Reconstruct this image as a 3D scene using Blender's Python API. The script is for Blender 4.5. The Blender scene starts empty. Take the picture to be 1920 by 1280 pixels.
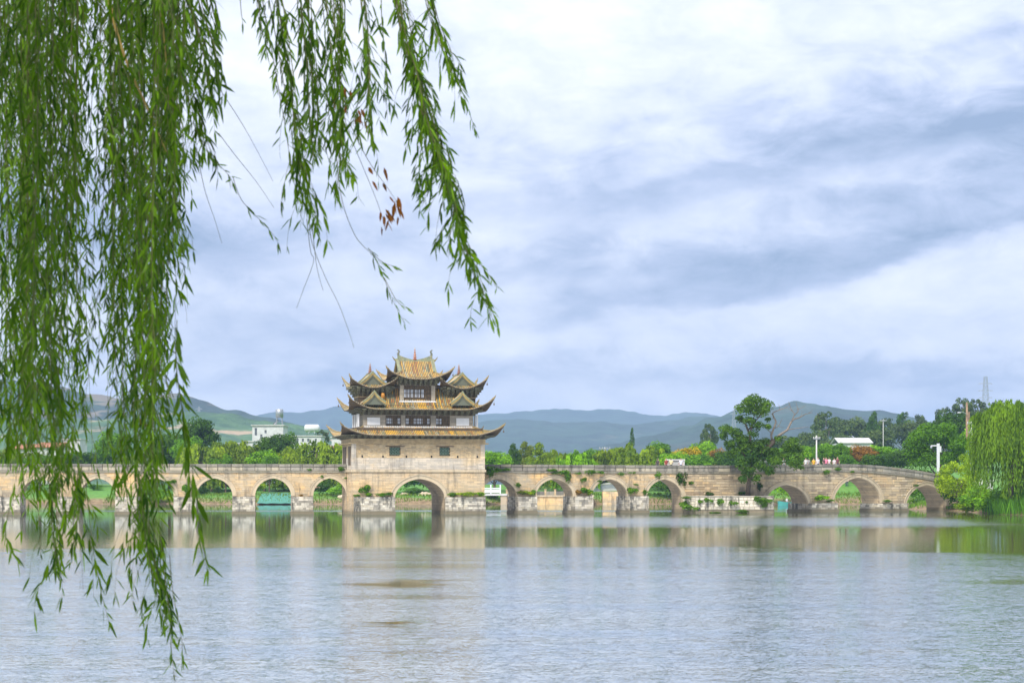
import bpy, math, random
import numpy as np
from mathutils import Matrix, Vector, noise as mnoise

random.seed(7)
RNG = np.random.default_rng(7)
scene = bpy.context.scene
HAZE = 1.5e-4         # density of the air
C = scene.collection
PI = math.pi

# ------------------------------------------------------------------ camera
F = 3600.0            # focal length in pixels of a 1920 wide picture
HZ = 908.0            # row of the horizon
CAMZ = 3.6
cam_d = bpy.data.cameras.new('camera')
cam = bpy.data.objects.new('camera', cam_d); C.objects.link(cam)
cam_d.sensor_width = 36.0
cam_d.lens = F / 1920 * 36.0
cam_d.shift_y = (HZ - 640) / 1920
cam_d.clip_start = 0.1
cam_d.clip_end = 30000
cam.location = (0, 0, CAMZ)
cam.rotation_euler = (PI / 2, 0, 0)
scene.camera = cam
cam_d.dof.use_dof = True
cam_d.dof.focus_distance = 150.0
cam_d.dof.aperture_fstop = 8.0


def at(px, py, Y):
    return Vector(((px - 960) / F * Y, Y, CAMZ - (py - HZ) / F * Y))


# ------------------------------------------------------------------ node helper
class S:
    """socket wrapper with arithmetic"""
    def __init__(s, nt, k): s.nt, s.k = nt, k
    def _m(s, op, o=None, p=None):
        n = s.nt.nodes.new('ShaderNodeMath'); n.operation = op
        for i, v in enumerate((s, o, p)):
            if v is None: continue
            if isinstance(v, S): s.nt.links.new(v.k, n.inputs[i])
            else: n.inputs[i].default_value = v
        return S(s.nt, n.outputs[0])
    def __add__(s, o): return s._m('ADD', o)
    def __sub__(s, o): return s._m('SUBTRACT', o)
    def __mul__(s, o): return s._m('MULTIPLY', o)
    def __truediv__(s, o): return s._m('DIVIDE', o)
    __radd__ = __add__; __rmul__ = __mul__
    def __rsub__(s, o): return (s * -1.0) + o
    def f(s, op, o=None, p=None): return s._m(op, o, p)
    def clamp(s):
        r = s._m('ADD', 0.0); r.k.node.use_clamp = True; return r
    def step(s, a, b):
        n = s.nt.nodes.new('ShaderNodeMapRange'); n.interpolation_type = 'SMOOTHSTEP'
        s.nt.links.new(s.k, n.inputs[0]); n.inputs[1].default_value = a; n.inputs[2].default_value = b
        return S(s.nt, n.outputs[0])


def nd(nt, t, **kw):
    n = nt.nodes.new(t)
    for k, v in kw.items():
        if k.startswith('i_'):
            key = k[2:].replace('_', ' ')
            key = int(key) if key.isdigit() else key
            if isinstance(v, S): nt.links.new(v.k, n.inputs[key])
            elif hasattr(v, 'links'): nt.links.new(v, n.inputs[key])
            else: n.inputs[key].default_value = v
        else: setattr(n, k, v)
    return n


def rgba(c): return (c[0], c[1], c[2], 1.0)


def mixc(nt, fac, a, b, mode='MIX'):
    n = nt.nodes.new('ShaderNodeMix'); n.data_type = 'RGBA'; n.blend_type = mode
    for idx, v in ((0, fac), (6, a), (7, b)):
        if isinstance(v, S): nt.links.new(v.k, n.inputs[idx])
        elif hasattr(v, 'links'): nt.links.new(v, n.inputs[idx])
        elif idx == 0: n.inputs[0].default_value = v
        else: n.inputs[idx].default_value = rgba(v)
    return n.outputs[2]


def ramp(nt, fac, stops):
    n = nt.nodes.new('ShaderNodeValToRGB')
    el = n.color_ramp.elements
    while len(el) < len(stops): el.new(0.5)
    for e, (p, c) in zip(el, stops): e.position = p; e.color = rgba(c)
    nt.links.new(fac.k if isinstance(fac, S) else fac, n.inputs[0])
    return n.outputs[0]


def noise(nt, vec, scale, detail=4, rough=0.55, dist=0.0, color=False):
    n = nd(nt, 'ShaderNodeTexNoise', i_Scale=scale, i_Detail=detail, i_Roughness=rough, i_Distortion=dist)
    if vec is not None: nt.links.new(vec.k if isinstance(vec, S) else vec, n.inputs['Vector'])
    return n.outputs['Color'] if color else S(nt, n.outputs[0])


def scaled(nt, vec, sc, rot=(0, 0, 0), loc=(0, 0, 0)):
    n = nt.nodes.new('ShaderNodeMapping')
    nt.links.new(vec, n.inputs[0]); n.inputs['Scale'].default_value = sc
    n.inputs['Rotation'].default_value = rot; n.inputs['Location'].default_value = loc
    return n.outputs[0]


# ------------------------------------------------------------------ world: overcast sky of cloud banks
SUN_EL, SUN_AZ = math.radians(48), math.radians(205)   # azimuth clockwise from +Y; behind the camera, to the left
world = bpy.data.worlds.new('World'); scene.world = world; world.use_nodes = True
nt = world.node_tree; nt.nodes.clear()
geo = nd(nt, 'ShaderNodeTexCoord')
sep = nd(nt, 'ShaderNodeSeparateXYZ'); nt.links.new(geo.outputs['Generated'], sep.inputs[0])
dx, dy, dz = (S(nt, sep.outputs[i]) for i in range(3))
hyp = ((dx * dx) + (dy * dy)).f('SQRT').f('MAXIMUM', 0.05)
A = dx / hyp                     # sine of the azimuth
E = dz / hyp                     # tangent of the elevation
comb = nd(nt, 'ShaderNodeCombineXYZ'); nt.links.new(A.k, comb.inputs[0]); nt.links.new(E.k, comb.inputs[1]); nt.links.new((dy / hyp * 0.3).k, comb.inputs[2])
base = comb.outputs[0]
w1 = noise(nt, scaled(nt, base, (9, 20, 9), (0, 0, -0.25)), 1.0, 8, 0.60)
w2 = noise(nt, scaled(nt, base, (6, 13, 6), (0, 0, -0.32), (3.1, 1.7, 0)), 1.0, 9, 0.56, 0.35)
w3 = noise(nt, scaled(nt, base, (24, 44, 20), (0, 0, -0.35), (1.3, 4.7, 2)), 1.0, 9, 0.62, 0.5)
w4 = noise(nt, scaled(nt, base, (14, 42, 14), (0, 0, -0.2), (7.3, 2.2, 1)), 1.0, 8, 0.60, 0.3)
Ew = E + (w1 - 0.5) * 0.050 + (w3 - 0.5) * 0.026


def bank(c0, c1, c2, up, dn):
    """a long cloud bank whose base follows a gently bent line; soft on top, crisp and ragged underneath"""
    line = A * c1 + A * A * c2 + c0
    t = Ew - line
    a = t.step(-dn, dn * 0.4)
    b = (t * -1.0 + up).step(0.0, up)
    return a * b


d1 = bank(0.080, 0.05, 0.60, 0.085, 0.008)
d2 = bank(0.140, 0.12, 0.25, 0.070, 0.014)
d3 = bank(0.050, 0.015, 0.0, 0.020, 0.006)
d4 = bank(0.112, -0.03, 0.1, 0.030, 0.010)
right = A.step(-0.08, 0.16)
s = (w2 - 0.5) * 1.10 + (w3 - 0.5) * 0.72 + (w4 - 0.5) * 0.62 + 0.60
s = s - d1 * (right * 0.24 + 0.16) - d2 * (right * 0.10 + 0.25) - d3 * 0.22 - d4 * (0.22 - right * 0.2)
s = s + E.step(0.10, 0.30) * 0.16 * (1.0 - right * 1.3) - E.step(0.05, 0.0) * 0.10
cloud = ramp(nt, s.clamp(), [(0.0, (0.25, 0.33, 0.48)), (0.28, (0.42, 0.49, 0.66)), (0.55, (0.63, 0.68, 0.82)),
                             (0.80, (0.78, 0.81, 0.89)), (1.0, (0.87, 0.87, 0.89))])
# overhead an overcast sky is brighter than at the horizon
lum = dz.f('MAXIMUM', 0.0) * 0.85 + 1.0
cl = nd(nt, 'ShaderNodeVectorMath', operation='SCALE'); nt.links.new(cloud, cl.inputs[0]); nt.links.new((lum * 6.7).k, cl.inputs[3])
sky = nd(nt, 'ShaderNodeTexSky', sky_type='NISHITA', sun_disc=False, sun_elevation=SUN_EL, sun_rotation=SUN_AZ,
         air_density=1.0, dust_density=1.5)
skyc = mixc(nt, 0.95, sky.outputs[0], cl.outputs[0])
bg = nd(nt, 'ShaderNodeBackground'); bg.inputs[1].default_value = 0.1
nt.links.new(skyc, bg.inputs[0])
out = nd(nt, 'ShaderNodeOutputWorld'); nt.links.new(bg.outputs[0], out.inputs[0])

sun_d = bpy.data.lights.new('sun', 'SUN'); sun_d.energy = 2.6; sun_d.angle = math.radians(10); sun_d.color = (1.0, 0.95, 0.86)
sun = bpy.data.objects.new('sun', sun_d); C.objects.link(sun)
sd = Vector((math.sin(SUN_AZ) * math.cos(SUN_EL), math.cos(SUN_AZ) * math.cos(SUN_EL), math.sin(SUN_EL)))
sun.rotation_euler = sd.to_track_quat('Z', 'Y').to_euler(); sun.location = (0, 0, 200)

vs = scene.view_settings
scene.display_settings.display_device = 'sRGB'
vs.view_transform = 'Standard'; vs.look = 'None'; vs.exposure = 0.85; vs.gamma = 1.0; vs.use_curve_mapping = False
scene.render.engine = 'CYCLES'
cy = scene.cycles
cy.max_bounces = 6; cy.diffuse_bounces = 3; cy.glossy_bounces = 3; cy.transmission_bounces = 4; cy.volume_bounces = 0
cy.transparent_max_bounces = 6
cy.use_denoising = True
cy.sample_clamp_indirect = 6.0


# ------------------------------------------------------------------ materials
def material(name):
    m = bpy.data.materials.new(name); m.use_nodes = True
    t = m.node_tree; b = t.nodes['Principled BSDF']
    return m, t, b


def pos(t): return nd(t, 'ShaderNodeNewGeometry').outputs['Position']


def bumped(t, b, h, strength=0.4, dist=0.05):
    n = nd(t, 'ShaderNodeBump', i_Strength=strength, i_Distance=dist); t.links.new(h.k if isinstance(h, S) else h, n.inputs['Height'])
    t.links.new(n.outputs[0], b.inputs['Normal'])


def plain(name, col, rough=0.7, var=0.25, scale=3.0, metal=0.0):
    m, t, b = material(name)
    n = noise(t, pos(t), scale, 5)
    c = mixc(t, n.step(0.3, 0.7), [x * (1 - var) for x in col], [min(1, x * (1 + var)) for x in col])
    t.links.new(c, b.inputs['Base Color']); b.inputs['Roughness'].default_value = rough; b.inputs['Metallic'].default_value = metal
    bumped(t, b, n, 0.2, 0.02)
    return m


def stone(name, a, b_, dark=(0.10, 0.09, 0.07), stain=0.5, attr=False, obj=False, streak=0.5, course=None, rough=0.9, warm=None, tide=False):
    """weathered masonry: per-stone tint, mottling, soot streaks with a shape of their own"""
    m, t, b = material(name)
    p = pos(t)
    n1 = noise(t, p, 0.55, 6, 0.6)
    n2 = noise(t, scaled(t, p, (4, 4, 4)), 1.0, 6, 0.65)
    col = mixc(t, (n1 * 0.6 + n2 * 0.4).step(0.34, 0.66), a, b_)
    if warm:
        n5 = noise(t, scaled(t, p, (0.22, 0.22, 0.35)), 1.0, 4, 0.6)
        col = mixc(t, n5.step(0.5, 0.72) * 0.75, col, warm)
    if attr:
        at_ = nd(t, 'ShaderNodeAttribute', attribute_name='tint')
        col = mixc(t, 1.0, col, at_.outputs['Color'], 'MULTIPLY')
    if obj:
        oi = nd(t, 'ShaderNodeObjectInfo')
        tint = ramp(t, S(t, oi.outputs['Random']), [(0, (0.62, 0.58, 0.55)), (0.3, (0.85, 0.8, 0.74)), (0.6, (1.0, 0.95, 0.88)), (0.85, (1.12, 1.0, 0.8)), (1, (1.2, 1.15, 1.1))])
        col = mixc(t, 1.0, col, tint, 'MULTIPLY')
    if course:
        br = nd(t, 'ShaderNodeTexBrick', i_Scale=1.0, i_Mortar_Size=course[2])
        br.inputs['Brick Width'].default_value = course[0]; br.inputs['Row Height'].default_value = course[1]
        br.inputs['Color1'].default_value = (0.74, 0.75, 0.77, 1); br.inputs['Color2'].default_value = (1.16, 1.12, 1.06, 1); br.inputs['Mortar'].default_value = (0.55, 0.50, 0.44, 1)
        se = nd(t, 'ShaderNodeSeparateXYZ'); t.links.new(p, se.inputs[0])
        co = nd(t, 'ShaderNodeCombineXYZ'); t.links.new((S(t, se.outputs[0]) + S(t, se.outputs[1]) * 0.9).k, co.inputs[0]); t.links.new(se.outputs[2], co.inputs[1])
        t.links.new(co.outputs[0], br.inputs['Vector'])
        col = mixc(t, 0.85, col, br.outputs[0], 'MULTIPLY')
    n3 = noise(t, scaled(t, p, (1.6, 1.6, 0.22)), 1.0, 6, 0.7)
    n4 = noise(t, scaled(t, p, (0.35, 0.35, 0.5)), 1.0, 4, 0.6)
    f = (n3.step(0.47, 0.62) * n4.step(0.34, 0.58)) * streak + n2.step(0.58, 0.75) * n4.step(0.45, 0.6) * stain
    col = mixc(t, f.clamp(), col, dark)
    if tide:      # algae and mud left by the changing water level
        sz = nd(t, 'ShaderNodeSeparateXYZ'); t.links.new(p, sz.inputs[0])
        zz = S(t, sz.outputs[2]) + (n1 - 0.5) * 0.5 + (n3 - 0.5) * 0.5
        col = mixc(t, (zz * -1.0 + 0.75).step(0.0, 0.6) * 0.75, col, (0.13, 0.11, 0.065))
    t.links.new(col, b.inputs['Base Color']); b.inputs['Roughness'].default_value = rough
    bumped(t, b, n2, 0.5, 0.04)
    return m


def foliage(name, trans=0.35, rough=0.55, spec=0.25):
    """leaf: tint attribute (0 dark .. 1 light) between two greens taken from the object's colour"""
    m, t, b = material(name)
    oi = nd(t, 'ShaderNodeObjectInfo')
    at_ = nd(t, 'ShaderNodeAttribute', attribute_name='leaf')
    f = S(t, at_.outputs['Fac'])
    lo = mixc(t, 1.0, oi.outputs['Color'], (0.30, 0.40, 0.45), 'MULTIPLY')
    hi = mixc(t, 1.0, oi.outputs['Color'], (2.35, 1.75, 0.95), 'MULTIPLY')  # light end brightened to stand in for highlights on the leaves
    col = mixc(t, f, lo, hi)
    t.links.new(col, b.inputs['Base Color']); b.inputs['Roughness'].default_value = rough
    b.inputs['Specular IOR Level'].default_value = spec
    tr = nd(t, 'ShaderNodeBsdfTranslucent')
    tc = mixc(t, 1.0, col, (1.25, 1.35, 0.55), 'MULTIPLY'); t.links.new(tc, tr.inputs[0])
    mx = nd(t, 'ShaderNodeMixShader'); mx.inputs[0].default_value = trans
    t.links.new(b.outputs[0], mx.inputs[1]); t.links.new(tr.outputs[0], mx.inputs[2])
    t.links.new(mx.outputs[0], t.nodes['Material Output'].inputs[0])
    return m


def tinted(name, rough=0.4, mul=(1, 1, 1)):
    m, t, b = material(name)
    at_ = nd(t, 'ShaderNodeAttribute', attribute_name='tint')
    n = noise(t, pos(t), 5.0, 4)
    c = mixc(t, n.step(0.35, 0.7) * 0.55, at_.outputs['Color'], (0.10, 0.09, 0.06))
    c = mixc(t, 1.0, c, mul, 'MULTIPLY')
    t.links.new(c, b.inputs['Base Color']); b.inputs['Roughness'].default_value = rough
    return m


def objcol(name, rough=0.8):
    m, t, b = material(name)
    oi = nd(t, 'ShaderNodeObjectInfo'); n = noise(t, pos(t), 9.0, 3)
    c = mixc(t, n.step(0.3, 0.7) * 0.3, oi.outputs['Color'], (0.05, 0.05, 0.05))
    t.links.new(c, b.inputs['Base Color']); b.inputs['Roughness'].default_value = rough
    return m


M = {}
M['ashlar'] = stone('ashlar', (0.58, 0.43, 0.25), (0.47, 0.40, 0.29), stain=0.5, streak=0.55, attr=True, warm=(0.70, 0.46, 0.20))
M['joint'] = stone('joint', (0.42, 0.33, 0.22), (0.34, 0.28, 0.20), stain=0.35, streak=0.3)
M['tower_ashlar'] = stone('tower_ashlar', (0.58, 0.42, 0.24), (0.49, 0.40, 0.28), tide=True, stain=0.4, streak=0.45, course=(0.95, 0.2, 0.014), warm=(0.72, 0.47, 0.20))
M['tower_pale'] = stone('tower_pale', (0.54, 0.47, 0.38), (0.46, 0.42, 0.36), stain=0.3, streak=0.35, course=(1.1, 0.22, 0.012), warm=(0.68, 0.5, 0.28))
M['rubble'] = stone('rubble', (0.60, 0.47, 0.29), (0.44, 0.34, 0.21), stain=0.5, streak=0.2, attr=True)
M['old_stone'] = stone('old_stone', (0.52, 0.43, 0.30), (0.44, 0.38, 0.28), stain=0.5, streak=0.45, obj=True, warm=(0.55, 0.40, 0.22))
M['old_stone_tint'] = stone('old_stone_tint', (0.52, 0.43, 0.30), (0.44, 0.38, 0.28), stain=0.5, streak=0.45, attr=True, warm=(0.55, 0.40, 0.22))
M['pier'] = stone('pier', tide=True, a=(0.54, 0.50, 0.41), b_=(0.46, 0.42, 0.35), dark=(0.05, 0.05, 0.04), stain=0.7, streak=0.9, attr=True)
M['parapet'] = stone('parapet', (0.40, 0.38, 0.33), (0.32, 0.31, 0.27), dark=(0.06, 0.06, 0.05), stain=0.7, streak=0.8, obj=True)
M['coping'] = stone('coping', (0.27, 0.26, 0.23), (0.20, 0.20, 0.17), dark=(0.05, 0.05, 0.04), stain=0.7, streak=0.6, obj=True)
M['ring'] = stone('ring', (0.52, 0.41, 0.27), (0.46, 0.38, 0.26), stain=0.35, streak=0.4, course=None)
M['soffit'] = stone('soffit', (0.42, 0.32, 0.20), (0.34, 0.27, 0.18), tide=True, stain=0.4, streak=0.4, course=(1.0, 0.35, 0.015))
M['tile'] = tinted('tile', 0.42)
M['sheet'] = plain('roof_sheet', (0.09, 0.075, 0.05), 0.8, 0.3, 2)
M['wood_dark'] = plain('wood_dark', (0.085, 0.058, 0.030), 0.75, 0.4, 4)
M['bracket'] = plain('bracket', (0.125, 0.115, 0.065), 0.75, 0.5, 6)
M['wood'] = plain('wood', (0.13, 0.085, 0.04), 0.7, 0.3, 4)
M['beam'] = plain('beam', (0.42, 0.31, 0.17), 0.8, 0.2, 2)
M['white'] = plain('white_plaster', (0.66, 0.65, 0.64), 0.8, 0.05, 2)
M['column'] = stone('column_stone', (0.36, 0.31, 0.24), (0.29, 0.26, 0.21), stain=0.4, streak=0.3, course=(2.0, 0.28, 0.015))
M['ridge'] = tinted('ridge', 0.5)
M['sky_tone'] = plain('sky_tone_pane', (0.55, 0.58, 0.64), 0.35, 0.12, 6)  # brightness of sky seen through the lattice is put into this colour
M['black'] = plain('dark_interior', (0.012, 0.012, 0.01), 0.9, 0.2, 2)
M['leaf'] = foliage('leaf', 0.28, 0.6, 0.12)
M['willow_leaf'] = foliage('willow_leaf', 0.36, 0.5, 0.2)
M['twig'] = plain('twig', (0.10, 0.10, 0.03), 0.7, 0.3, 9)
M['stem'] = plain('stem', (0.42, 0.27, 0.08), 0.6, 0.25, 9)
M['bark'] = plain('bark', (0.10, 0.075, 0.05), 0.9, 0.4, 6)
M['bark_pale'] = plain('bark_pale', (0.19, 0.155, 0.125), 0.9, 0.3, 6)
M['concrete'] = plain('concrete', (0.46, 0.45, 0.43), 0.85, 0.12, 1.5)
M['metal'] = plain('grey_metal', (0.35, 0.37, 0.40), 0.45, 0.1, 3, 0.6)
M['whitepaint'] = plain('white_paint', (0.58, 0.59, 0.60), 0.5, 0.04, 3)
M['glass'] = plain('window_glass', (0.05, 0.06, 0.07), 0.1, 0.1, 3)
M['obj'] = objcol('painted')
M['skin'] = plain('skin', (0.46, 0.29, 0.21), 0.6, 0.1, 8)
M['hair'] = plain('hair', (0.015, 0.012, 0.010), 0.5, 0.2, 8)
M['trousers'] = plain('trousers', (0.05, 0.06, 0.09), 0.8, 0.2, 8)
M['wall_white'] = plain('wall_white', (0.52, 0.52, 0.52), 0.8, 0.12, 0.8)
M['pole_wood'] = plain('pole_wood', (0.24, 0.16, 0.10), 0.9, 0.25, 2)
M['rooftile'] = plain('roof_tile_red', (0.36, 0.15, 0.08), 0.8, 0.2, 3)
M['lattice_green'] = plain('lattice_green', (0.22, 0.34, 0.24), 0.6, 0.15, 5)


# ------------------------------------------------------------------ mesh helpers
class MB:
    def __init__(s): s.v, s.f, s.m, s.c = [], [], [], []
    def add(s, vs_, fs, mi=0, col=None):
        o = len(s.v); s.v.extend(tuple(p) for p in vs_)
        for f in fs:
            s.f.append(tuple(i + o for i in f)); s.m.append(mi); s.c.append(col or (1, 1, 1))
    def quad(s, a, b, c, d, mi=0, col=None): s.add((a, b, c, d), ((0, 1, 2, 3),), mi, col)
    def hexa(s, p, mi=0, col=None):   # 4 bottom corners then 4 top corners
        s.add(p, ((0, 3, 2, 1), (4, 5, 6, 7), (0, 1, 5, 4), (1, 2, 6, 5), (2, 3, 7, 6), (3, 0, 4, 7)), mi, col)
    def box(s, a, b, mi=0, col=None):
        (x0, y0, z0), (x1, y1, z1) = a, b
        s.hexa([(x0, y0, z0), (x1, y0, z0), (x1, y1, z0), (x0, y1, z0), (x0, y0, z1), (x1, y0, z1), (x1, y1, z1), (x0, y1, z1)], mi, col)
    def tube(s, path, rad, n=6, mi=0, col=None, caps=True):
        path = [Vector(p) for p in path]
        if not hasattr(rad, '__len__'): rad = [rad] * len(path)
        o = len(s.v); up = None
        for i, p in enumerate(path):
            d = (path[min(i + 1, len(path) - 1)] - path[max(i - 1, 0)]).normalized()
            a = d.cross(Vector((0.31, 0.87, 0.13)) if abs(d.y) < 0.9 else Vector((1, 0, 0))).normalized(); b = d.cross(a)
            for k in range(n):
                t = 2 * PI * k / n
                s.v.append(tuple(p + (a * math.cos(t) + b * math.sin(t)) * rad[i]))
        for i in range(len(path) - 1):
            for k in range(n):
                k2 = (k + 1) % n
                s.f.append((o + i * n + k, o + i * n + k2, o + (i + 1) * n + k2, o + (i + 1) * n + k)); s.m.append(mi); s.c.append(col or (1, 1, 1))
        if caps:
            s.f.append(tuple(o + k for k in range(n))[::-1]); s.m.append(mi); s.c.append(col or (1, 1, 1))
            s.f.append(tuple(o + (len(path) - 1) * n + k for k in range(n))); s.m.append(mi); s.c.append(col or (1, 1, 1))
    def lathe(s, prof, c, n=10, mi=0, col=None):
        o = len(s.v)
        for r, z in prof:
            for k in range(n):
                t = 2 * PI * k / n; s.v.append((c[0] + r * math.cos(t), c[1] + r * math.sin(t), c[2] + z))
        for i in range(len(prof) - 1):
            for k in range(n):
                k2 = (k + 1) % n
                s.f.append((o + i * n + k, o + i * n + k2, o + (i + 1) * n + k2, o + (i + 1) * n + k)); s.m.append(mi); s.c.append(col or (1, 1, 1))
    def mesh(s, name, mats, tint=False, smooth=False):
        me = bpy.data.meshes.new(name); me.from_pydata(s.v, [], s.f)
        for m in (mats if isinstance(mats, (list, tuple)) else [mats]): me.materials.append(M[m] if isinstance(m, str) else m)
        if any(s.m): me.polygons.foreach_set('material_index', s.m)
        if tint:
            a = me.attributes.new('tint', 'FLOAT_COLOR', 'FACE')
            a.data.foreach_set('color', np.array([(c[0], c[1], c[2], 1.0) for c in s.c], dtype=np.float32).ravel())
        if smooth: me.polygons.foreach_set('use_smooth', [True] * len(s.f))
        me.update(); return me
    def build(s, name, mats, parent=None, tint=False, smooth=False, kind=None, label=None):
        return link(name, s.mesh(name, mats, tint, smooth), parent, kind, label)


def link(name, me, parent=None, kind=None, label=None, local=False):
    o = bpy.data.objects.new(name, me); C.objects.link(o)
    if parent is not None:
        o.parent = parent
        if parent.get('_world'): o.matrix_parent_inverse = parent.matrix_basis.inverted()
    if kind: o['kind'] = kind
    if label: o['label'] = label
    return o


def thing(name, label, cat, loc=(0, 0, 0), rz=0.0, group=None, world_children=False):
    o = bpy.data.objects.new(name, None); C.objects.link(o)
    o.empty_display_size = 0.5
    o.location = loc; o.rotation_euler = (0, 0, rz); o['label'] = label; o['category'] = cat
    if group: o['group'] = group
    if world_children:
        o['_world'] = 1
        o.matrix_basis = Matrix.Translation(Vector(loc)) @ Matrix.Rotation(rz, 4, 'Z')
    return o


def tag(o, label, cat, group=None):
    o['label'] = label; o['category'] = cat
    if group: o['group'] = group
    return o


def structure(name, me):
    o = link(name, me); o['kind'] = 'structure'; return o


def sm(a, b, x):
    t = min(1, max(0, (x - a) / (b - a))); return t * t * (3 - 2 * t)


def interp(x, pts):
    if x <= pts[0][0]: return pts[0][1]
    for (x0, y0), (x1, y1) in zip(pts, pts[1:]):
        if x <= x1: return y0 + (y1 - y0) * (x - x0) / (x1 - x0)
    return pts[-1][1]


def smooth_interp(x, pts):
    """monotone-ish smooth interpolation through points"""
    n = len(pts)
    if x <= pts[0][0]: return pts[0][1]
    if x >= pts[-1][0]: return pts[-1][1]
    for i in range(n - 1):
        if x <= pts[i + 1][0]:
            x0, y0 = pts[i]; x1, y1 = pts[i + 1]
            m0 = (y1 - pts[i - 1][1]) / (x1 - pts[i - 1][0]) if i > 0 else (y1 - y0) / (x1 - x0)
            m1 = (pts[i + 2][1] - y0) / (pts[i + 2][0] - x0) if i < n - 2 else (y1 - y0) / (x1 - x0)
            h = x1 - x0; t = (x - x0) / h
            return (2 * t ** 3 - 3 * t * t + 1) * y0 + (t ** 3 - 2 * t * t + t) * h * m0 + (3 * t * t - 2 * t ** 3) * y1 + (t ** 3 - t * t) * h * m1


# ------------------------------------------------------------------ ground, water, hills
def far_bank(X): return 350 + 4 * math.sin(X * .07) + 2.5 * math.sin(X * .19 + 1)


def right_bank(Y): return interp(Y, [(0, 66), (150, 64), (215, 60.5), (240, 59.5), (262, 61), (276, 58), (305, 60), (330, 68), (345, 80)])


def inland(X, Y):
    d = Y - far_bank(X)
    if Y < 352: d = max(d, X - right_bank(Y) - 0.8 * math.sin(Y * .4))
    d = max(d, -86 - X + 2 * math.sin(Y * .1)); d = max(d, 6.5 - Y + 0.5 * math.sin(X * .5))
    return d


def gz(X, Y):
    d = inland(X, Y)
    if d < 0: z = max(-2.2, d * .35)
    else:
        z = min(d, 4.5) * .34 + max(0, min(d - 4.5, 40)) * .05
        if Y < 20: z = min(z, 2.0)
        z += 0.12 * math.sin(X * .31 + Y * .17) * min(1, d / 3)
    z += 13 * sm(70, 180, X) * sm(430, 640, Y) - 4 * sm(900, 1500, Y) * sm(70, 180, X)
    z += 5.0 * sm(0, 26, d) * sm(40, 70, X) * sm(346, 362, Y) * (1 - sm(110, 150, X)) * 0.5
    return z


def axis(dense0, dense1, step, lo, hi, growth=1.25):
    a = list(np.arange(dense0, dense1 + .01, step))
    st = step; x = a[-1]
    while x < hi: st *= growth; x += st; a.append(x)
    st = step; x = a[0]; pre = []
    while x > lo: st *= growth; x -= st; pre.append(x)
    return pre[::-1] + a


gx = axis(-110, 130, 2.5, -6000, 6000); gy = axis(-12, 440, 2.5, -300, 6800)
mb = MB(); nx = len(gx)
for Y in gy:
    for X in gx: mb.v.append((X, Y, gz(X, Y)))
for j in range(len(gy) - 1):
    for i in range(nx - 1):
        a = j * nx + i; mb.f.append((a, a + 1, a + nx + 1, a + nx)); mb.m.append(0); mb.c.append((1, 1, 1))
m, t, b = material('ground')
p = pos(t)
n1 = noise(t, p, 0.12, 5); n2 = noise(t, p, 1.4, 6, 0.65)
se = nd(t, 'ShaderNodeSeparateXYZ'); t.links.new(p, se.inputs[0]); zz = S(t, se.outputs[2])
grass = mixc(t, n2.step(0.3, 0.7), (0.055, 0.17, 0.016), (0.11, 0.27, 0.03))
grass = mixc(t, n1.step(0.45, 0.7) * 0.6, grass, (0.13, 0.20, 0.03))
earth = mixc(t, n2.step(0.35, 0.65), (0.15, 0.10, 0.05), (0.27, 0.19, 0.10))
c = mixc(t, (zz + (n2 - 0.5) * 1.4 + (n1 - 0.5) * 2.2).step(0.5, 1.5), earth, grass)
t.links.new(c, b.inputs['Base Color']); b.inputs['Roughness'].default_value = 0.95
bumped(t, b, n2, 0.6, 0.15)
structure('ground', mb.mesh('ground', [m], smooth=True))

# water: mirror-like where the wind does not reach, ruffled elsewhere
mb = MB(); mb.quad((-400, -60, 0), (400, -60, 0), (400, 380, 0), (-400, 380, 0))
m, t, b = material('water')
p = pos(t)
se = nd(t, 'ShaderNodeSeparateXYZ'); t.links.new(p, se.inputs[0]); wx, wy = S(t, se.outputs[0]), S(t, se.outputs[1])
big = noise(t, scaled(t, p, (0.020, 0.055, 1)), 1.0, 4, 0.55, 0.3)
mid = noise(t, scaled(t, p, (0.05, 0.22, 1), (0, 0, 0.05)), 1.0, 4, 0.6, 0.2)
calm = (wy + (big - 0.5) * 95.0 + (mid - 0.5) * 34.0).step(68.0, 112.0)         # lee water near the bridge
def streak(y0, w, x0, x1, soft=5.0, wob=5.0, edge=0.8):
    c = ((wy + (mid - 0.5) * wob - y0).f('ABSOLUTE') * -1.0 + w).step(0.0, w * edge)
    return c * (wx + (mid - 0.5) * 12).step(x0 - soft, x0 + soft) * (wx * -1.0 + x1 + (mid - 0.5) * 12).step(-soft, soft)
patch = streak(69.5, 4.2, -5.6, -2.0, 1.0, 4.0, 0.45).f('MAXIMUM', streak(50.3, 2.6, -4.0, -2.0, .7, 2.0, 0.45)).f('MAXIMUM', streak(62.0, 1.6, -4.6, -2.6, 1.0, 3.0, 0.6) * 0.6).f('MAXIMUM', streak(41.0, 1.2, -2.6, -1.6, 0.6, 2.0, 0.6) * 0.5)
patch = patch.f('MAXIMUM', streak(72.0, 5.0, 17.5, 30.0, 1.5, 9.0, 0.5) * 0.8)
smooth_ = calm.f('MAXIMUM', patch)
gust = streak(190.0, 36.0, -2.0, 46.0, 4.0).f('MAXIMUM', streak(262.0, 14.0, -60.0, 40.0, 12.0) * 0.7) * mid.step(0.26, 0.44)
rough_amt = ((1.0 - smooth_) * (big.step(0.25, 0.7) * 0.35 + 0.65)).f('MAXIMUM', gust * 0.9)
band = noise(t, scaled(t, p, (0.035, 0.42, 1), (0, 0, 0.03)), 1.0, 5, 0.6, 0.2)
amp = rough_amt * (band.step(0.32, 0.68) * 0.9 + 0.35) + gust * 0.25 + 0.013 + (1.0 - wy.step(92.0, 200.0)) * (1.0 - patch) * 0.035
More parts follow.
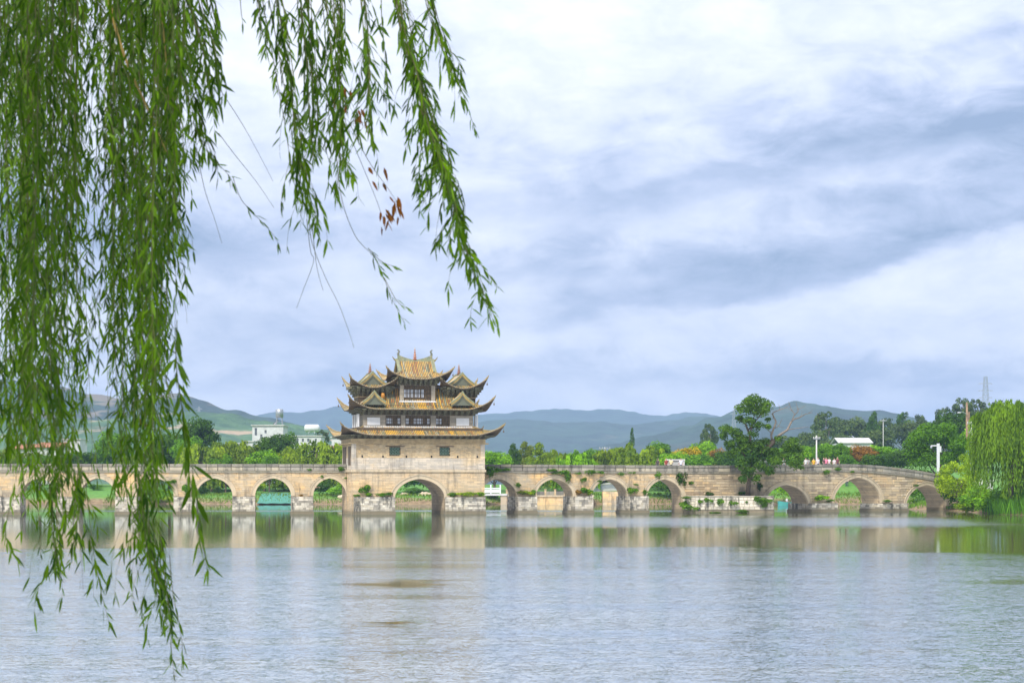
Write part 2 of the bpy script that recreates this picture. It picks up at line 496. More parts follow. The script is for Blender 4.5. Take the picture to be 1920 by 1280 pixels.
rip = noise(t, scaled(t, p, (2.6, 5.6, 1)), 1.0, 4, 0.7, 0.0, True)
rip2 = noise(t, scaled(t, p, (14.0, 24.0, 1)), 1.0, 3, 0.7, 0.0, True)
mixr = mixc(t, 0.65, rip, rip2)
sub = nd(t, 'ShaderNodeVectorMath', operation='SUBTRACT'); t.links.new(mixr, sub.inputs[0]); sub.inputs[1].default_value = (0.5, 0.5, 0.5)
sc_ = nd(t, 'ShaderNodeVectorMath', operation='SCALE'); t.links.new(sub.outputs[0], sc_.inputs[0]); t.links.new((amp * 2.0).k, sc_.inputs[3])
fl = nd(t, 'ShaderNodeVectorMath', operation='MULTIPLY'); t.links.new(sc_.outputs[0], fl.inputs[0]); fl.inputs[1].default_value = (0.95, 1, 0)
ad = nd(t, 'ShaderNodeVectorMath', operation='ADD'); t.links.new(fl.outputs[0], ad.inputs[0]); ad.inputs[1].default_value = (0, 0, 1)
no = nd(t, 'ShaderNodeVectorMath', operation='NORMALIZE'); t.links.new(ad.outputs[0], no.inputs[0])
gl = nd(t, 'ShaderNodeBsdfGlossy'); gl.inputs['Color'].default_value = (0.84, 0.915, 1.0, 1)
t.links.new(no.outputs[0], gl.inputs['Normal']); t.links.new((rough_amt * 0.10 + 0.025).k, gl.inputs['Roughness'])
df = nd(t, 'ShaderNodeBsdfDiffuse'); df.inputs['Color'].default_value = (0.20, 0.17, 0.06, 1)
fr = nd(t, 'ShaderNodeFresnel', i_IOR=1.33); t.links.new(no.outputs[0], fr.inputs['Normal'])
fac = (S(t, fr.outputs[0]) * 0.45 + 0.50 + rough_amt * 0.10).clamp()
mx = nd(t, 'ShaderNodeMixShader'); t.links.new(fac.k, mx.inputs[0]); t.links.new(df.outputs[0], mx.inputs[1]); t.links.new(gl.outputs[0], mx.inputs[2])
t.links.new(mx.outputs[0], t.nodes['Material Output'].inputs[0])
structure('water', mb.mesh('water', [m]))


def hill(name, ridge, Y, depth, base_y, seed, amp, cols, earth_amt, res=240, bush=0.0):
    """a range of hills: a ridge line given by points, falling towards the lake"""
    x0, x1 = ridge[0][0], ridge[-1][0]
    mb = MB(); rows = 40
    for j in range(rows):
        t_ = j / (rows - 1)
        for i in range(res + 1):
            px = x0 + (x1 - x0) * i / res
            Zr = CAMZ - (smooth_interp(px, ridge) - HZ) / F * Y
            X = (px - 960) / F * Y
            if t_ <= 0.8:
                u = t_ / 0.8; y = Y - depth * (1 - u)
                prof = u ** 1.15
            else:
                u = (t_ - 0.8) / 0.2; y = Y + depth * 0.8 * u; prof = 1 - u ** 1.3 * 0.9
            nz = mnoise.fractal(Vector((X * .0022, y * .0022, seed)), 1.0, 2.0, 6) * amp
            fine = mnoise.noise(Vector((X * .05, y * .05, seed + 9))) * bush
            zz_ = base_y + (Zr - base_y) * prof + (nz * (0.25 + 0.75 * math.sin(PI * min(1, t_ / 0.8)))) * min(1, t_ * 4) + fine * min(1, t_ * 4)
            mb.v.append((X + nz * 1.2, y, zz_ if t_ < 1 else base_y - 5))
    for j in range(rows - 1):
        for i in range(res):
            a = j * (res + 1) + i; mb.f.append((a, a + 1, a + res + 2, a + res + 1)); mb.m.append(0); mb.c.append((1, 1, 1))
    m, t, b = material(name)
    p = pos(t)
    k = 2200.0 / Y
    n1 = noise(t, p, 0.005 * k, 6, 0.6); n2 = noise(t, p, 0.03 * k, 6, 0.7); n3 = noise(t, scaled(t, p, (0.008 * k, 0.008 * k, 0.03 * k)), 1.0, 6, 0.65)
    c = mixc(t, (n1 * 0.4 + n2 * 0.6).step(0.40, 0.60), cols[0], cols[1])
    c = mixc(t, n3.step(0.57, 0.64) * earth_amt, c, (0.42, 0.30, 0.20))
    t.links.new(c, b.inputs['Base Color']); b.inputs['Roughness'].default_value = 1.0
    bumped(t, b, n2, 0.8, 8.0)
    structure('hill', mb.mesh('hill', [m], smooth=True))


G1 = ((0.012, 0.034, 0.026), (0.030, 0.070, 0.045))  # darkened and shifted to blue: distance haze is partly put into the colour
G2 = ((0.025, 0.075, 0.035), (0.070, 0.15, 0.055))
hill('hill_far', [(300, 800), (430, 789), (480, 778), (510, 772), (560, 773), (600, 768), (640, 761), (700, 768), (800, 778), (900, 776), (940, 773), (985, 769), (1040, 765), (1110, 768), (1150, 766), (1200, 774), (1240, 778), (1290, 772), (1330, 774), (1400, 785), (1520, 800)], 5200, 1300, 0, 3.0, 14, G1, 0.0, bush=3)
hill('hill_far_low', [(560, 830), (640, 812), (760, 800), (860, 796), (900, 790), (960, 785), (1010, 788), (1050, 793), (1110, 790), (1160, 796), (1210, 794), (1260, 786), (1310, 780), (1360, 782), (1450, 800), (1560, 830)], 3600, 900, 0, 5.0, 12, G1, 0.12, bush=3)
hill('hill_left', [(-420, 730), (-200, 708), (-60, 712), (40, 708), (130, 726), (210, 741), (265, 748), (300, 740), (325, 737), (352, 742), (400, 761), (440, 774), (470, 781), (505, 788), (530, 800), (560, 815), (620, 845)], 2300, 620, 0, 1.0, 22, G1, 0.35, bush=5)
hill('hill_left_low', [(-420, 800), (-100, 792), (100, 790), (240, 786), (310, 779), (360, 777), (410, 781), (450, 789), (500, 795), (545, 803), (600, 812), (680, 822), (780, 850)], 1500, 420, 0, 2.0, 12, G2, 0.85, bush=3)
hill('hill_right', [(1040, 850), (1150, 832), (1200, 821), (1250, 808), (1300, 794), (1340, 780), (1370, 772), (1400, 768), (1440, 762), (1480, 755), (1520, 753), (1560, 760), (1600, 766), (1650, 769), (1690, 776), (1750, 790), (1850, 800), (2000, 790), (2300, 800)], 2500, 700, 0, 4.0, 10, G1, 0.05, bush=4)
# ------------------------------------------------------------------ pavilion frame (needed to place the bridge against it)
TPHI = math.radians(12.7); TO = Vector((-19.33, 232.0, 0.0)); TC, TS = math.cos(TPHI), math.sin(TPHI)
TL, TD = 16.37, 9.0


def TU(px, v):
    k = (px - 960) / F
    return (k * (TO.y + v * TC) - TO.x + v * TS) / (TC - k * TS)


def TZ(py, u, v): return CAMZ - (py - HZ) / F * (TO.y + u * TS + v * TC)
def TW(u, v): return Vector((TO.x + u * TC - v * TS, TO.y + u * TS + v * TC, 0))


# ------------------------------------------------------------------ bridge path
class Path:
    def __init__(s, pts):
        s.p = [Vector((a[0], a[1])) for a in pts]; s.s = [0.0]
        for a, b in zip(s.p, s.p[1:]): s.s.append(s.s[-1] + (b - a).length)
        s.len = s.s[-1]
        s.px = [960 + F * a.x / a.y for a in s.p]
    def frame(s, q):
        i = 0
        while i < len(s.s) - 2 and s.s[i + 1] < q: i += 1
        t = (s.p[i + 1] - s.p[i]).normalized(); o = s.p[i] + t * (q - s.s[i])
        j = min(i + 1, len(s.p) - 2); t2 = (s.p[j + 1] - s.p[j]).normalized()
        w = min(1, max(0, (q - s.s[i]) / max(1e-6, s.s[i + 1] - s.s[i])))
        tt = (t * (1 - w * .5) + t2 * w * .5).normalized()
        return o, tt, Vector((-tt.y, tt.x))
    def P(s, q, n, z):
        o, t, nn = s.frame(q); r = o + nn * n; return (r.x, r.y, z)
    def at_px(s, px): return float(np.interp(px, s.px, s.s))
    def depth(s, q): return s.frame(q)[0].y
    def z(s, q, py): return CAMZ - (py - HZ) / F * s.depth(q)


W = 3.7
le = TW(-0.02, 4.8)
hl = math.radians(7)
LP = Path([(le.x - math.cos(hl) * d, le.y - math.sin(hl) * d) for d in np.arange(74, -0.01, -2.0)])
rs = TW(TL + 0.02, 4.7)
pts = [(rs.x, rs.y)]
while True:
    x, y = pts[-1]; px = 960 + F * x / y
    if px > 1830: break
    h = math.radians(interp(px, [(893, 15), (1270, 16), (1430, 20), (1520, 27), (1640, 33), (1830, 37)]))
    pts.append((x + math.cos(h) * 1.0, y + math.sin(h) * 1.0))
RP = Path(pts)

R_TOP = [(890, 870), (1280, 872), (1400, 872), (1500, 871), (1560, 870), (1600, 870), (1640, 872), (1680, 876), (1720, 881.5), (1760, 888.5), (1800, 897), (1830, 903)]


def ltop(q): return 6.12
def rtop(q): return RP.z(q, smooth_interp(float(np.interp(q, RP.s, RP.px)), R_TOP))
PAR = 1.05                       # parapet height above the string course


def make_arches(path, specs):
    r = []
    for c, hw, apex, spring in specs:
        a0, a1 = path.at_px(c - hw), path.at_px(c + hw)
        q = (a0 + a1) / 2
        r.append((q, (a1 - a0) / 2, path.z(q, spring), path.z(q, apex)))
    return r


L_ARCH = make_arches(LP, [(c, 34, 896, 929.5) for c in (-147, -37, 73, 183, 292, 402, 512, 621)])
R_ARCH = make_arches(RP, [(934, 35, 897, 932), (1039.5, 35.5, 897, 932), (1143, 34, 897.5, 932), (1245.5, 33, 898, 932),
                          (1474, 41, 908.5, 946), (1607.5, 44.5, 894.5, 942), (1737, 38, 908.5, 948)])


def arch_pts(a, grow=0.0, k=12):
    """two-centred pointed arch, left spring to right spring"""
    q, hw, zs, za = a
    hw2 = hw + grow; e = hw2 * .16; R = hw2 + e; h0 = math.sqrt(R * R - e * e); kz = (za - zs + grow) / h0
    th = math.acos(e / R); out = []
    for i in range(k + 1):
        t_ = th * i / k
        out.append((q + e - R * math.cos(t_), zs + R * math.sin(t_) * kz))
    right = [(2 * q - x, z) for x, z in out[:-1]][::-1]
    return out + right


def arch_half(a, z, grow):
    q, hw, zs, za = a
    if z <= zs: return hw + grow
    p_ = arch_pts(a, grow)
    p_ = p_[:len(p_) // 2 + 1]
    if z >= p_[-1][1]: return 0
    for (x0, z0), (x1, z1) in zip(p_, p_[1:]):
        if z <= z1: return q - (x0 + (x1 - x0) * (z - z0) / max(1e-6, z1 - z0))
    return 0


def arch_wall(P, s0, s1, arches, zb, ztop, nf, nb, mb=None):
    mb = mb or MB(); cols = []; cuts = []
    q = s0
    def solid(a, b):
        n = max(1, int((b - a) / 1.2))
        for i in range(n + 1): cols.append((a + (b - a) * i / n, zb))
    for a in sorted(arches):
        L, R_ = a[0] - a[1], a[0] + a[1]
        if L > q: solid(q, L)
        ap = [(max(s0, min(s1, x)), z) for x, z in arch_pts(a) if s0 - .3 <= x <= s1 + .3]
        cuts.append(ap); cols.extend(ap); q = R_
    if q < s1: solid(q, s1)
    for (sa, za), (sb, zb_) in zip(cols, cols[1:]):
        if sb - sa < 1e-4: continue
        for n, flip in ((nf, False), (nb, True)):
            v = [P(sa, n, za), P(sb, n, zb_), P(sb, n, ztop(sb)), P(sa, n, ztop(sa))]
            mb.quad(*(v[::-1] if flip else v))
        mb.quad(P(sa, nf, ztop(sa)), P(sb, nf, ztop(sb)), P(sb, nb, ztop(sb)), P(sa, nb, ztop(sa)))
    for ap in cuts:
        full = [(ap[0][0], zb)] + ap + [(ap[-1][0], zb)]
        for (sa, za), (sb, zb_) in zip(full, full[1:]):
            mb.quad(P(sa, nf, za), P(sa, nb, za), P(sb, nb, zb_), P(sb, nf, zb_), 1)
    for q, fl in ((s0, 0), (s1, 1)):
        v = [P(q, nf, zb), P(q, nf, ztop(q)), P(q, nb, ztop(q)), P(q, nb, zb)]
        mb.quad(*v)
    return mb


def ring(P, a, t_, nf, nb, s0, s1, k=9, leg=0.0):
    inner = arch_pts(a, -0.015, k); outer = arch_pts(a, t_, k)
    if leg: inner = [(inner[0][0], inner[0][1] - leg)] + inner + [(inner[-1][0], inner[-1][1] - leg)]; outer = [(outer[0][0], outer[0][1] - leg)] + outer + [(outer[-1][0], outer[-1][1] - leg)]
    mb = MB()
    cl = lambda p_: (max(s0, min(s1, p_[0])), p_[1])
    for i in range(len(inner) - 1):
        a0, a1, b0, b1 = cl(inner[i]), cl(inner[i + 1]), cl(outer[i]), cl(outer[i + 1])
        if a1[0] - a0[0] < 1e-5 and b1[0] - b0[0] < 1e-5 and not leg: continue
        g = random.uniform(.86, 1.1); col = (g, g * .98, g * .95)
        mb.hexa([P(a0[0], nf, a0[1]), P(a1[0], nf, a1[1]), P(a1[0], nb, a1[1]), P(a0[0], nb, a0[1]),
                 P(b0[0], nf, b0[1]), P(b1[0], nf, b1[1]), P(b1[0], nb, b1[1]), P(b0[0], nb, b0[1])], 0, col)
    return mb


TINTS = [(.80, .79, .78), (.92, .90, .87), (1.0, .97, .93), (1.04, .99, .90), (1.08, .98, .84), (1.0, .99, 1.0), (.86, .86, .87), (.97, .93, .88)]


def facing(s0, s1, zb, ztop, arches, grow, h, lmin, lmax, skip=lambda s, z: False, gap=0.02):
    """rows of stones that stop at the arch rings: (s0, s1, z0, z1)"""
    out = []; z = zb
    zmax = max(ztop(s0 + (s1 - s0) * i / 20) for i in range(21))
    while z < zmax - .05:
        hh = h * random.uniform(.85, 1.15); zm = z + hh / 2
        free = [(s0, s1)]
        for a in arches:
            w_ = max(arch_half(a, z, grow), arch_half(a, zm, grow))
            if w_ <= 0: continue
            nf_ = []
            for x0, x1 in free:
                c0, c1 = a[0] - w_, a[0] + w_
                if c1 <= x0 or c0 >= x1: nf_.append((x0, x1)); continue
                if c0 > x0 + .08: nf_.append((x0, c0))
                if c1 < x1 - .08: nf_.append((c1, x1))
            free = nf_
        for x0, x1 in free:
            x = x0
            while x < x1 - .05:
                l = random.uniform(lmin, lmax)
                if x1 - (x + l) < lmin * .5: l = x1 - x
                l = min(l, x1 - x)
                zt = min(z + hh, ztop(x + l / 2), ztop(x), ztop(x + l))
                if zt - z > .06 and not skip(x + l / 2, zm): out.append((x + gap / 2, x + l - gap / 2, z + gap / 2, zt - gap / 2))
                x += l
        z += hh
    return out


GREYS = [(.62, .61, .6), (.8, .79, .78), (.95, .94, .93), (1.08, 1.06, 1.04), (1.15, 1.12, 1.08), (.9, .86, .78), (.5, .49, .48)]


def stones_mesh(P, stones, nf, lo=.015, hi=.06, depth=.1, pal=TINTS):
    mb = MB()
    for a, b, c, d in stones:
        n = nf - random.uniform(lo, hi); col = random.choice(pal); g = random.uniform(.9, 1.08)
        j = lambda: random.uniform(-.008, .008)
        mb.hexa([P(a + j(), n, c + j()), P(b + j(), n, c + j()), P(b, nf + depth, c), P(a, nf + depth, c),
                 P(a + j(), n, d + j()), P(b + j(), n, d + j()), P(b, nf + depth, d), P(a, nf + depth, d)], 0, tuple(x * g for x in col))
    return mb


unit = MB(); e_ = .5; f_ = .46
unit.add([(-e_, e_, -e_), (e_, e_, -e_), (e_, e_, e_), (-e_, e_, e_), (-e_, -.2, -e_), (e_, -.2, -e_), (e_, -.2, e_), (-e_, -.2, e_), (-f_, -e_, -f_ + .02), (f_, -e_, -f_ + .02), (f_, -e_, f_ - .02), (-f_, -e_, f_ - .02)],
         [(0, 3, 2, 1), (0, 1, 5, 4), (1, 2, 6, 5), (2, 3, 7, 6), (3, 0, 4, 7), (4, 5, 9, 8), (5, 6, 10, 9), (6, 7, 11, 10), (7, 4, 8, 11), (8, 9, 10, 11)])
BLOCK = {k: unit.mesh(k, k) for k in ('old_stone', 'parapet', 'coping')}


def block(name, kind, parent, path, a, b, n0, n1, z0, z1, slope=0.0):
    o = bpy.data.objects.new(name, BLOCK[kind]); C.objects.link(o); o.parent = parent
    o.matrix_parent_inverse = parent.matrix_basis.inverted()
    p0, p1 = Vector(path.P(a, 0, 0)), Vector(path.P(b, 0, 0)); d = p1 - p0
    c, t, n = path.frame((a + b) / 2); c3 = (p0 + p1) / 2
    nn = Vector((-d.y, d.x, 0)).normalized()
    o.location = c3 + nn * (n0 + n1) / 2 + Vector((0, 0, (z0 + z1) / 2))
    o.scale = (d.length, abs(n1 - n0), z1 - z0)
    o.rotation_euler = (0, -slope, math.atan2(d.y, d.x))
    return o


bridge = thing('stone_bridge', 'long tan stone bridge of many pointed arches crossing the lake', 'bridge', (rs.x, rs.y, 0), world_children=True)
FLAT = lambda v: (lambda q: v)


def pier_part(path, a, b, ztop_, proud=.75, hs=.26):
    """a pier footing with a facing of its own"""
    P = path.P
    mb = MB(); q = (a + b) / 2
    def bx(n0, n1, x0, x1, z0, z1, col): mb.hexa([P(x0, n0, z0), P(x1, n0, z0), P(x1, n1, z0), P(x0, n1, z0), P(x0, n0, z1), P(x1, n0, z1), P(x1, n1, z1), P(x0, n1, z1)], 0, col)
    bx(-proud, W + proud, a, b, -2.0, ztop_ - .02, (.62, .58, .52))
    bx(-proud - .10, W + proud + .1, a - .10, b + .10, -2.0, .28, (.55, .5, .42))
    st = stones_mesh(P, facing(a, b, .30, FLAT(ztop_), [], 0, hs, .3, .62), -proud, .01, .06, pal=GREYS)
    o_ = len(mb.v); mb.v.extend(st.v); mb.f.extend(tuple(i + o_ for i in f) for f in st.f); mb.m.extend(st.m); mb.c.extend(st.c)
    # side courses
    for sgn, x in ((-1, a), (1, b)):
        z = .3
        while z < ztop_ - .1:
            n = -proud
            while n < W + proud - .1:
                l = min(random.uniform(.5, .9), W + proud - n); d = random.uniform(.01, .04) * sgn
                x0, x1 = sorted((x + d, x - sgn * .05))
                bx(n + .01, n + l - .01, x0, x1, z + .01, min(z + .26, ztop_) - .01, random.choice(GREYS)); n += l
            z += .27
    return mb.build('pier', 'pier', bridge, tint=True)


def parapet(path, top, s0, s1, nf, nb_list):
    for (n0, n1) in nb_list:
        q = s0
        while q < s1 - .3:
            l = random.uniform(1.25, 1.75); b = min(q + l, s1)
            if s1 - b < .5: b = s1
            zt = top((q + b) / 2); sl = math.atan2(top(b) - top(q), b - q)
            j = random.uniform(-.015, .015)
            block('parapet_stone', 'parapet', bridge, path, q + .012, b - .012, n0 + j, n1, zt - PAR + .22, zt - .34, sl)
            block('coping_stone', 'coping', bridge, path, q + .006, b - .006, n0 - .07 + j, n1 + .05, zt - .335, zt + random.uniform(-.015, .012), sl)
            q = b


def strip(path, s0, s1, n0, n1, zlo, zhi, mats, name, tint=False, step=1.5):
    mb = MB(); n = max(1, int((s1 - s0) / step)); P = path.P
    for i in range(n):
        a, b = s0 + (s1 - s0) * i / n, s0 + (s1 - s0) * (i + 1) / n
        mb.hexa([P(a, n0, zlo(a)), P(b, n0, zlo(b)), P(b, n1, zlo(b)), P(a, n1, zlo(a)), P(a, n0, zhi(a)), P(b, n0, zhi(b)), P(b, n1, zhi(b)), P(a, n1, zhi(a))])
    return mb.build(name, mats, bridge, tint)


def section(path, arches, top, s0, s1, old_from=None):
    zt = lambda q: top(q) - PAR
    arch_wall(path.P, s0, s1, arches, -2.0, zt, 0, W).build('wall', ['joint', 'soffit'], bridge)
    for a in arches:
        old = old_from is not None and a[0] > old_from
        r_ = ring(path.P, a, .42, -.075, .25, s0, s1).build('arch_ring', 'ring', bridge, tint=True)
        hm = MB(); base = (a[0], a[1] + .42, a[2], a[3] + .42)
        h = ring(path.P, base, .10, -.15, .2, s0, s1)
        h.build('hood_mould', 'ring', r_)
    # deck, string course
    strip(path, s0, s1, -.16, W + .16, lambda q: zt(q), lambda q: zt(q) + .2, 'coping', 'string_course')
    parapet(path, top, s0, s1, 0, [(0.0, .30), (W - .30, W)])


section(LP, L_ARCH, ltop, 0, LP.len)
S_OLD = RP.at_px(1284)
S_END = RP.at_px(1815)
section(RP, R_ARCH, rtop, 0, S_END, S_OLD)

# dressed facing of the younger sections: too fine to pick apart stone by stone
lz = lambda q: ltop(q) - PAR - .02
rz = lambda q: rtop(q) - PAR - .02
stones_mesh(LP.P, facing(0, LP.len, 2.0, lz, L_ARCH, .5, .24, .4, 1.0), 0).build('facing_stones', 'ashlar', bridge, tint=True, kind='stuff')
stones_mesh(RP.P, facing(0, S_OLD, 2.0, rz, R_ARCH[:4], .5, .24, .4, 1.0), 0).build('facing_stones', 'ashlar', bridge, tint=True, kind='stuff')
# the older end: larger, uneven blocks that can be told apart
old = facing(S_OLD, S_END, .05, rz, R_ARCH[4:], .5, .32, .7, 1.7, gap=.045)
plat_a, plat_b = RP.at_px(1284), RP.at_px(1440)
old = [s_ for s_ in old if not (s_[2] < 2.0 and s_[0] < plat_b)]
old.sort(key=lambda s_: -(s_[1] - s_[0]) * (s_[3] - s_[2]))
for (a, b_, c_, d_) in old[:300]:
    block('stone_block', 'old_stone', bridge, RP, a, b_, -random.uniform(.02, .09), .12, c_, d_, random.uniform(-.012, .012))
stones_mesh(RP.P, old[300:], 0).build('small_blocks', 'old_stone_tint', bridge, tint=True, kind='stuff')

# pier footings
SPRING = 2.14
for a, b_ in zip(L_ARCH, L_ARCH[1:]): pier_part(LP, a[0] + a[1], b_[0] - b_[1], SPRING)
for a, b_ in zip(R_ARCH[:4], R_ARCH[1:4]): pier_part(RP, a[0] + a[1], b_[0] - b_[1], SPRING - .02)
pier_part(RP, R_ARCH[4][0] + R_ARCH[4][1], R_ARCH[5][0] - R_ARCH[5][1], 1.15, .9, .3)
pier_part(RP, R_ARCH[5][0] + R_ARCH[5][1], R_ARCH[6][0] - R_ARCH[6][1], 1.05, .35, .3)

# terrace of squared pale blocks in front of the bridge, right of the fourth arch
def terrace():
    P = RP.P; ZT = 2.16
    a, b_ = RP.at_px(1282), RP.at_px(1440)
    # straight front face well forward of the bridge wall
    fa, fb = at(1304, 0, 244.8), at(1450, 0, 244.6)
    fa.z = fb.z = 0
    wa, wb = Vector(P(a, .05, 0)), Vector(P(b_ + .8, .05, 0))
    mb = MB()
    up = lambda v, z: (v.x, v.y, z)
    mb.hexa([up(fa, -2), up(fb, -2), up(wb, -2), up(wa, -2), up(fa, ZT - .18), up(fb, ZT - .18), up(wb, ZT - .18), up(wa, ZT - .18)], 0, (.7, .62, .52))
    body = mb.build('terrace', 'pier', bridge, tint=True, label='pale block terrace jutting out below the bridge wall')
    class Q: pass
    def line(p0, p1):
        L = (p1 - p0).length; t = (p1 - p0) / L; n = Vector((-t.y, t.x, 0))
        return L, (lambda s_, n_, z: tuple(p0 + t * s_ + n * n_ + Vector((0, 0, z))))
    mb = MB()
    for p0, p1 in ((wa, fa), (fa, fb), (fb, wb)):
        L, PP = line(p0, p1)
        st = stones_mesh(PP, facing(0, L, .35, FLAT(ZT - .2), [], 0, .40, .42, .75, gap=.06), 0, .04, .10, pal=GREYS[2:5])
        o_ = len(mb.v); mb.v.extend(st.v); mb.f.extend(tuple(i + o_ for i in f) for f in st.f); mb.m.extend(st.m); mb.c.extend(tuple(x * 1.15 for x in c) for c in st.c)
        st = stones_mesh(PP, facing(0, L, -.4, FLAT(.34), [], 0, .7, 1.5, 2.5, gap=.03), 0, .10, .14)
        o_ = len(mb.v); mb.v.extend(st.v); mb.f.extend(tuple(i + o_ for i in f) for f in st.f); mb.m.extend(st.m); mb.c.extend((.8, .72, .62) for c in st.c)
    x = mb.build('terrace_stones', 'pier', body, tint=True, kind='stuff')
    c_ = (fa + fb + wa + wb) / 4
    g = lambda v, k=1.015: c_ + (v - c_) * k
    mb = MB()
    mb.hexa([up(g(fa), ZT - .175), up(g(fb), ZT - .175), up(wb, ZT - .175), up(wa, ZT - .175), up(g(fa), ZT), up(g(fb), ZT), up(wb, ZT), up(wa, ZT)])
    x = mb.build('terrace_cap', 'parapet', body)
    return ZT
TERR_Z = terrace()

# ------------------------------------------------------------------ the pavilion on the bridge
pav = thing('pavilion_tower', 'three-tiered pavilion with upturned tiled eaves on a stone base over the central arch', 'pavilion', TO, TPHI)
TP = lambda s_, n, z: (s_, n, z)
CU = TL / 2; CV = TD / 2
ZB = TZ(882, CU, 0)          # string course
ZP = TZ(858, CU, 0)          # top of pale ashlar
ZR = TZ(832, CU, 0)          # top of rubble
tq0, tq1 = TU(740, 0), TU(834, 0)
TA = ((tq0 + tq1) / 2, (tq1 - tq0) / 2, TZ(934, CU, 0), TZ(897, CU, 0))
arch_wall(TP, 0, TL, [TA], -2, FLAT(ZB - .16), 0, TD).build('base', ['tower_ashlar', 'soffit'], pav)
rg = ring(TP, TA, .46, -.08, .3, 0, TL).build('arch_ring', 'ring', pav, tint=True)
ring(TP, (TA[0], TA[1] + .46, TA[2], TA[3] + .46), .12, -.17, .2, 0, TL).build('hood_mould', 'ring', rg)


def boxpart(name, mat, a, b, parent=pav, label=None):
    mb = MB(); mb.box(a, b); return mb.build(name, mat, parent, label=label)


zpl = TZ(931, CU, 0)
for x0, x1 in ((.18, TA[0] - TA[1]), (TA[0] + TA[1], TL + .05)):
    mb = MB(); mb.box((x0, -.42, -2), (x1, .3, zpl - .02), 0, (.66, .62, .56))
    mb.box((x0 - .08, -.55, -2), (x1 + .05, .3, .34), 0, (.58, .52, .44))
    st = stones_mesh(TP, facing(x0, x1, .36, FLAT(zpl), [], 0, .25, .3, .6), -.42, .01, .06, pal=GREYS)
    o_ = len(mb.v); mb.v.extend(st.v); mb.f.extend(tuple(i + o_ for i in f) for f in st.f); mb.m.extend(st.m); mb.c.extend(tuple(x * 1.12 for x in c) for c in st.c)
    mb.build('footing', 'pier', pav, tint=True)
boxpart('string_course', 'ring', (-.16, -.16, ZB - .16), (TL + .16, TD + .16, ZB + .12))
boxpart('upper_base', 'tower_pale', (.0, .0, ZB + .12), (TL, TD, ZP))


def holed(x0, x1, z0, z1, holes):
    """rectangles covering a wall with holes (x0,x1,z0,z1) cut out"""
    xs = sorted({x0, x1, *[h[0] for h in holes], *[h[1] for h in holes]}); zs = sorted({z0, z1, *[h[2] for h in holes], *[h[3] for h in holes]})
    for a, b in zip(xs, xs[1:]):
        for c, d in zip(zs, zs[1:]):
            if not any(h[0] <= (a + b) / 2 <= h[1] and h[2] <= (c + d) / 2 <= h[3] for h in holes): yield a, b, c, d


wins = [(TU(730, 0), TU(751, 0), TZ(854, CU, 0), TZ(837.5, CU, 0)), (TU(824, 0), TU(844, 0), TZ(854, CU, 0), TZ(837.5, CU, 0))]
mb = MB()
for a, b_, c_, d_ in holed(.02, TL - .02, ZP, ZR, wins): mb.box((a, .06, c_), (b_, .5, d_), 0, (.8, .78, .74))
mb.box((.02, .5, ZP), (TL - .02, TD - .05, ZR), 0, (.8, .78, .74))
wall = mb.build('rubble_wall', 'rubble', pav, tint=True)
st = []
z = ZP + .02
while z < ZR - .05:
    h = random.uniform(.10, .2); x = .02
    while x < TL - .05:
        l = min(random.uniform(.18, .6), TL - .02 - x)
        for w_ in wins:
            if x < w_[0] < x + l and z < w_[3] and z + h > w_[2]: l = max(.03, w_[0] - x)
        if not any(w_[0] - .02 <= x + l / 2 <= w_[1] + .02 and z + h > w_[2] and z < w_[3] for w_ in wins):
            st.append((x + .01, x + l - .012, z + .008, min(z + h, ZR) - .008))
        x += l
    z += h
stones_mesh(TP, st, .06, .0, .07).build('rubble_stones', 'rubble', pav, tint=True, kind='stuff')
for x in (TU(679, 0), TU(718, 0), TU(762, 0), TU(809, 0), TU(858, 0), TU(895, 0)):
    mb = MB(); zc = TZ(855.5, CU, 0); mb.lathe([(.0, 0), (.11, 0), (.11, .02), (.07, .02), (.0, .05)], (0, 0, 0), 8)
    mb.v = [(x + a, -.03 - c_, zc + b_ * 1.3) for a, b_, c_ in mb.v]
    mb.build('drain_hole', 'black', pav)
for (a, b_, c_, d_) in wins:
    w_ = boxpart('window', 'black', (a, .34, c_), (b_, .48, d_))
    mb = MB(); n = 7
    for i in range(n + 1): x = a + (b_ - a) * i / n; mb.box((x - .015, .16, c_), (x + .015, .2, d_))
    for i in range(7): zz_ = c_ + (d_ - c_) * i / 6; mb.box((a, .175, zz_ - .013), (b_, .215, zz_ + .013))
    for i in range(n):
        for k in range(6):
            if (i + k) % 2: x = a + (b_ - a) * (i + .5) / n; mb.box((x - .012, .15, c_ + (d_ - c_) * k / 6), (x + .012, .17, c_ + (d_ - c_) * (k + 1) / 6))
    mb.build('lattice', 'lattice_green', w_)
    mb = MB()
    for q in ((a, c_, a + .05, d_), (b_ - .05, c_, b_, d_), (a + .05, c_, b_ - .05, c_ + .05), (a + .05, d_ - .05, b_ - .05, d_)): mb.box((q[0], .02, q[1]), (q[2], .16, q[3]))
    mb.build('frame', 'wood', w_)
    boxpart('lintel', 'wood_dark', (a - .45, -.08, d_ + .02), (b_ + .5, .3, d_ + .12), w_)

# corner pilasters and dark panels, shade put into their colour, for openings where the deck enters
for u0, u1 in ((-.03, .5), (TL - .5, TL + .03)): boxpart('corner_pilaster', 'tower_pale', (u0, -.05, ZB + .12), (u1, .55, ZR - .02))
for side, x0, x1 in (('l', -.04, .3), ('r', TL - .3, TL + .04)):
    boxpart('doorway_shade', 'wood_dark', (x0, 1.2, ZP - .9), (x1, 3.2, ZR - .3))
    boxpart('doorway_shade', 'wood_dark', (x0 - .01, 5.2, ZB + .3), (x1 + .01, 8.0, ZR - .3))
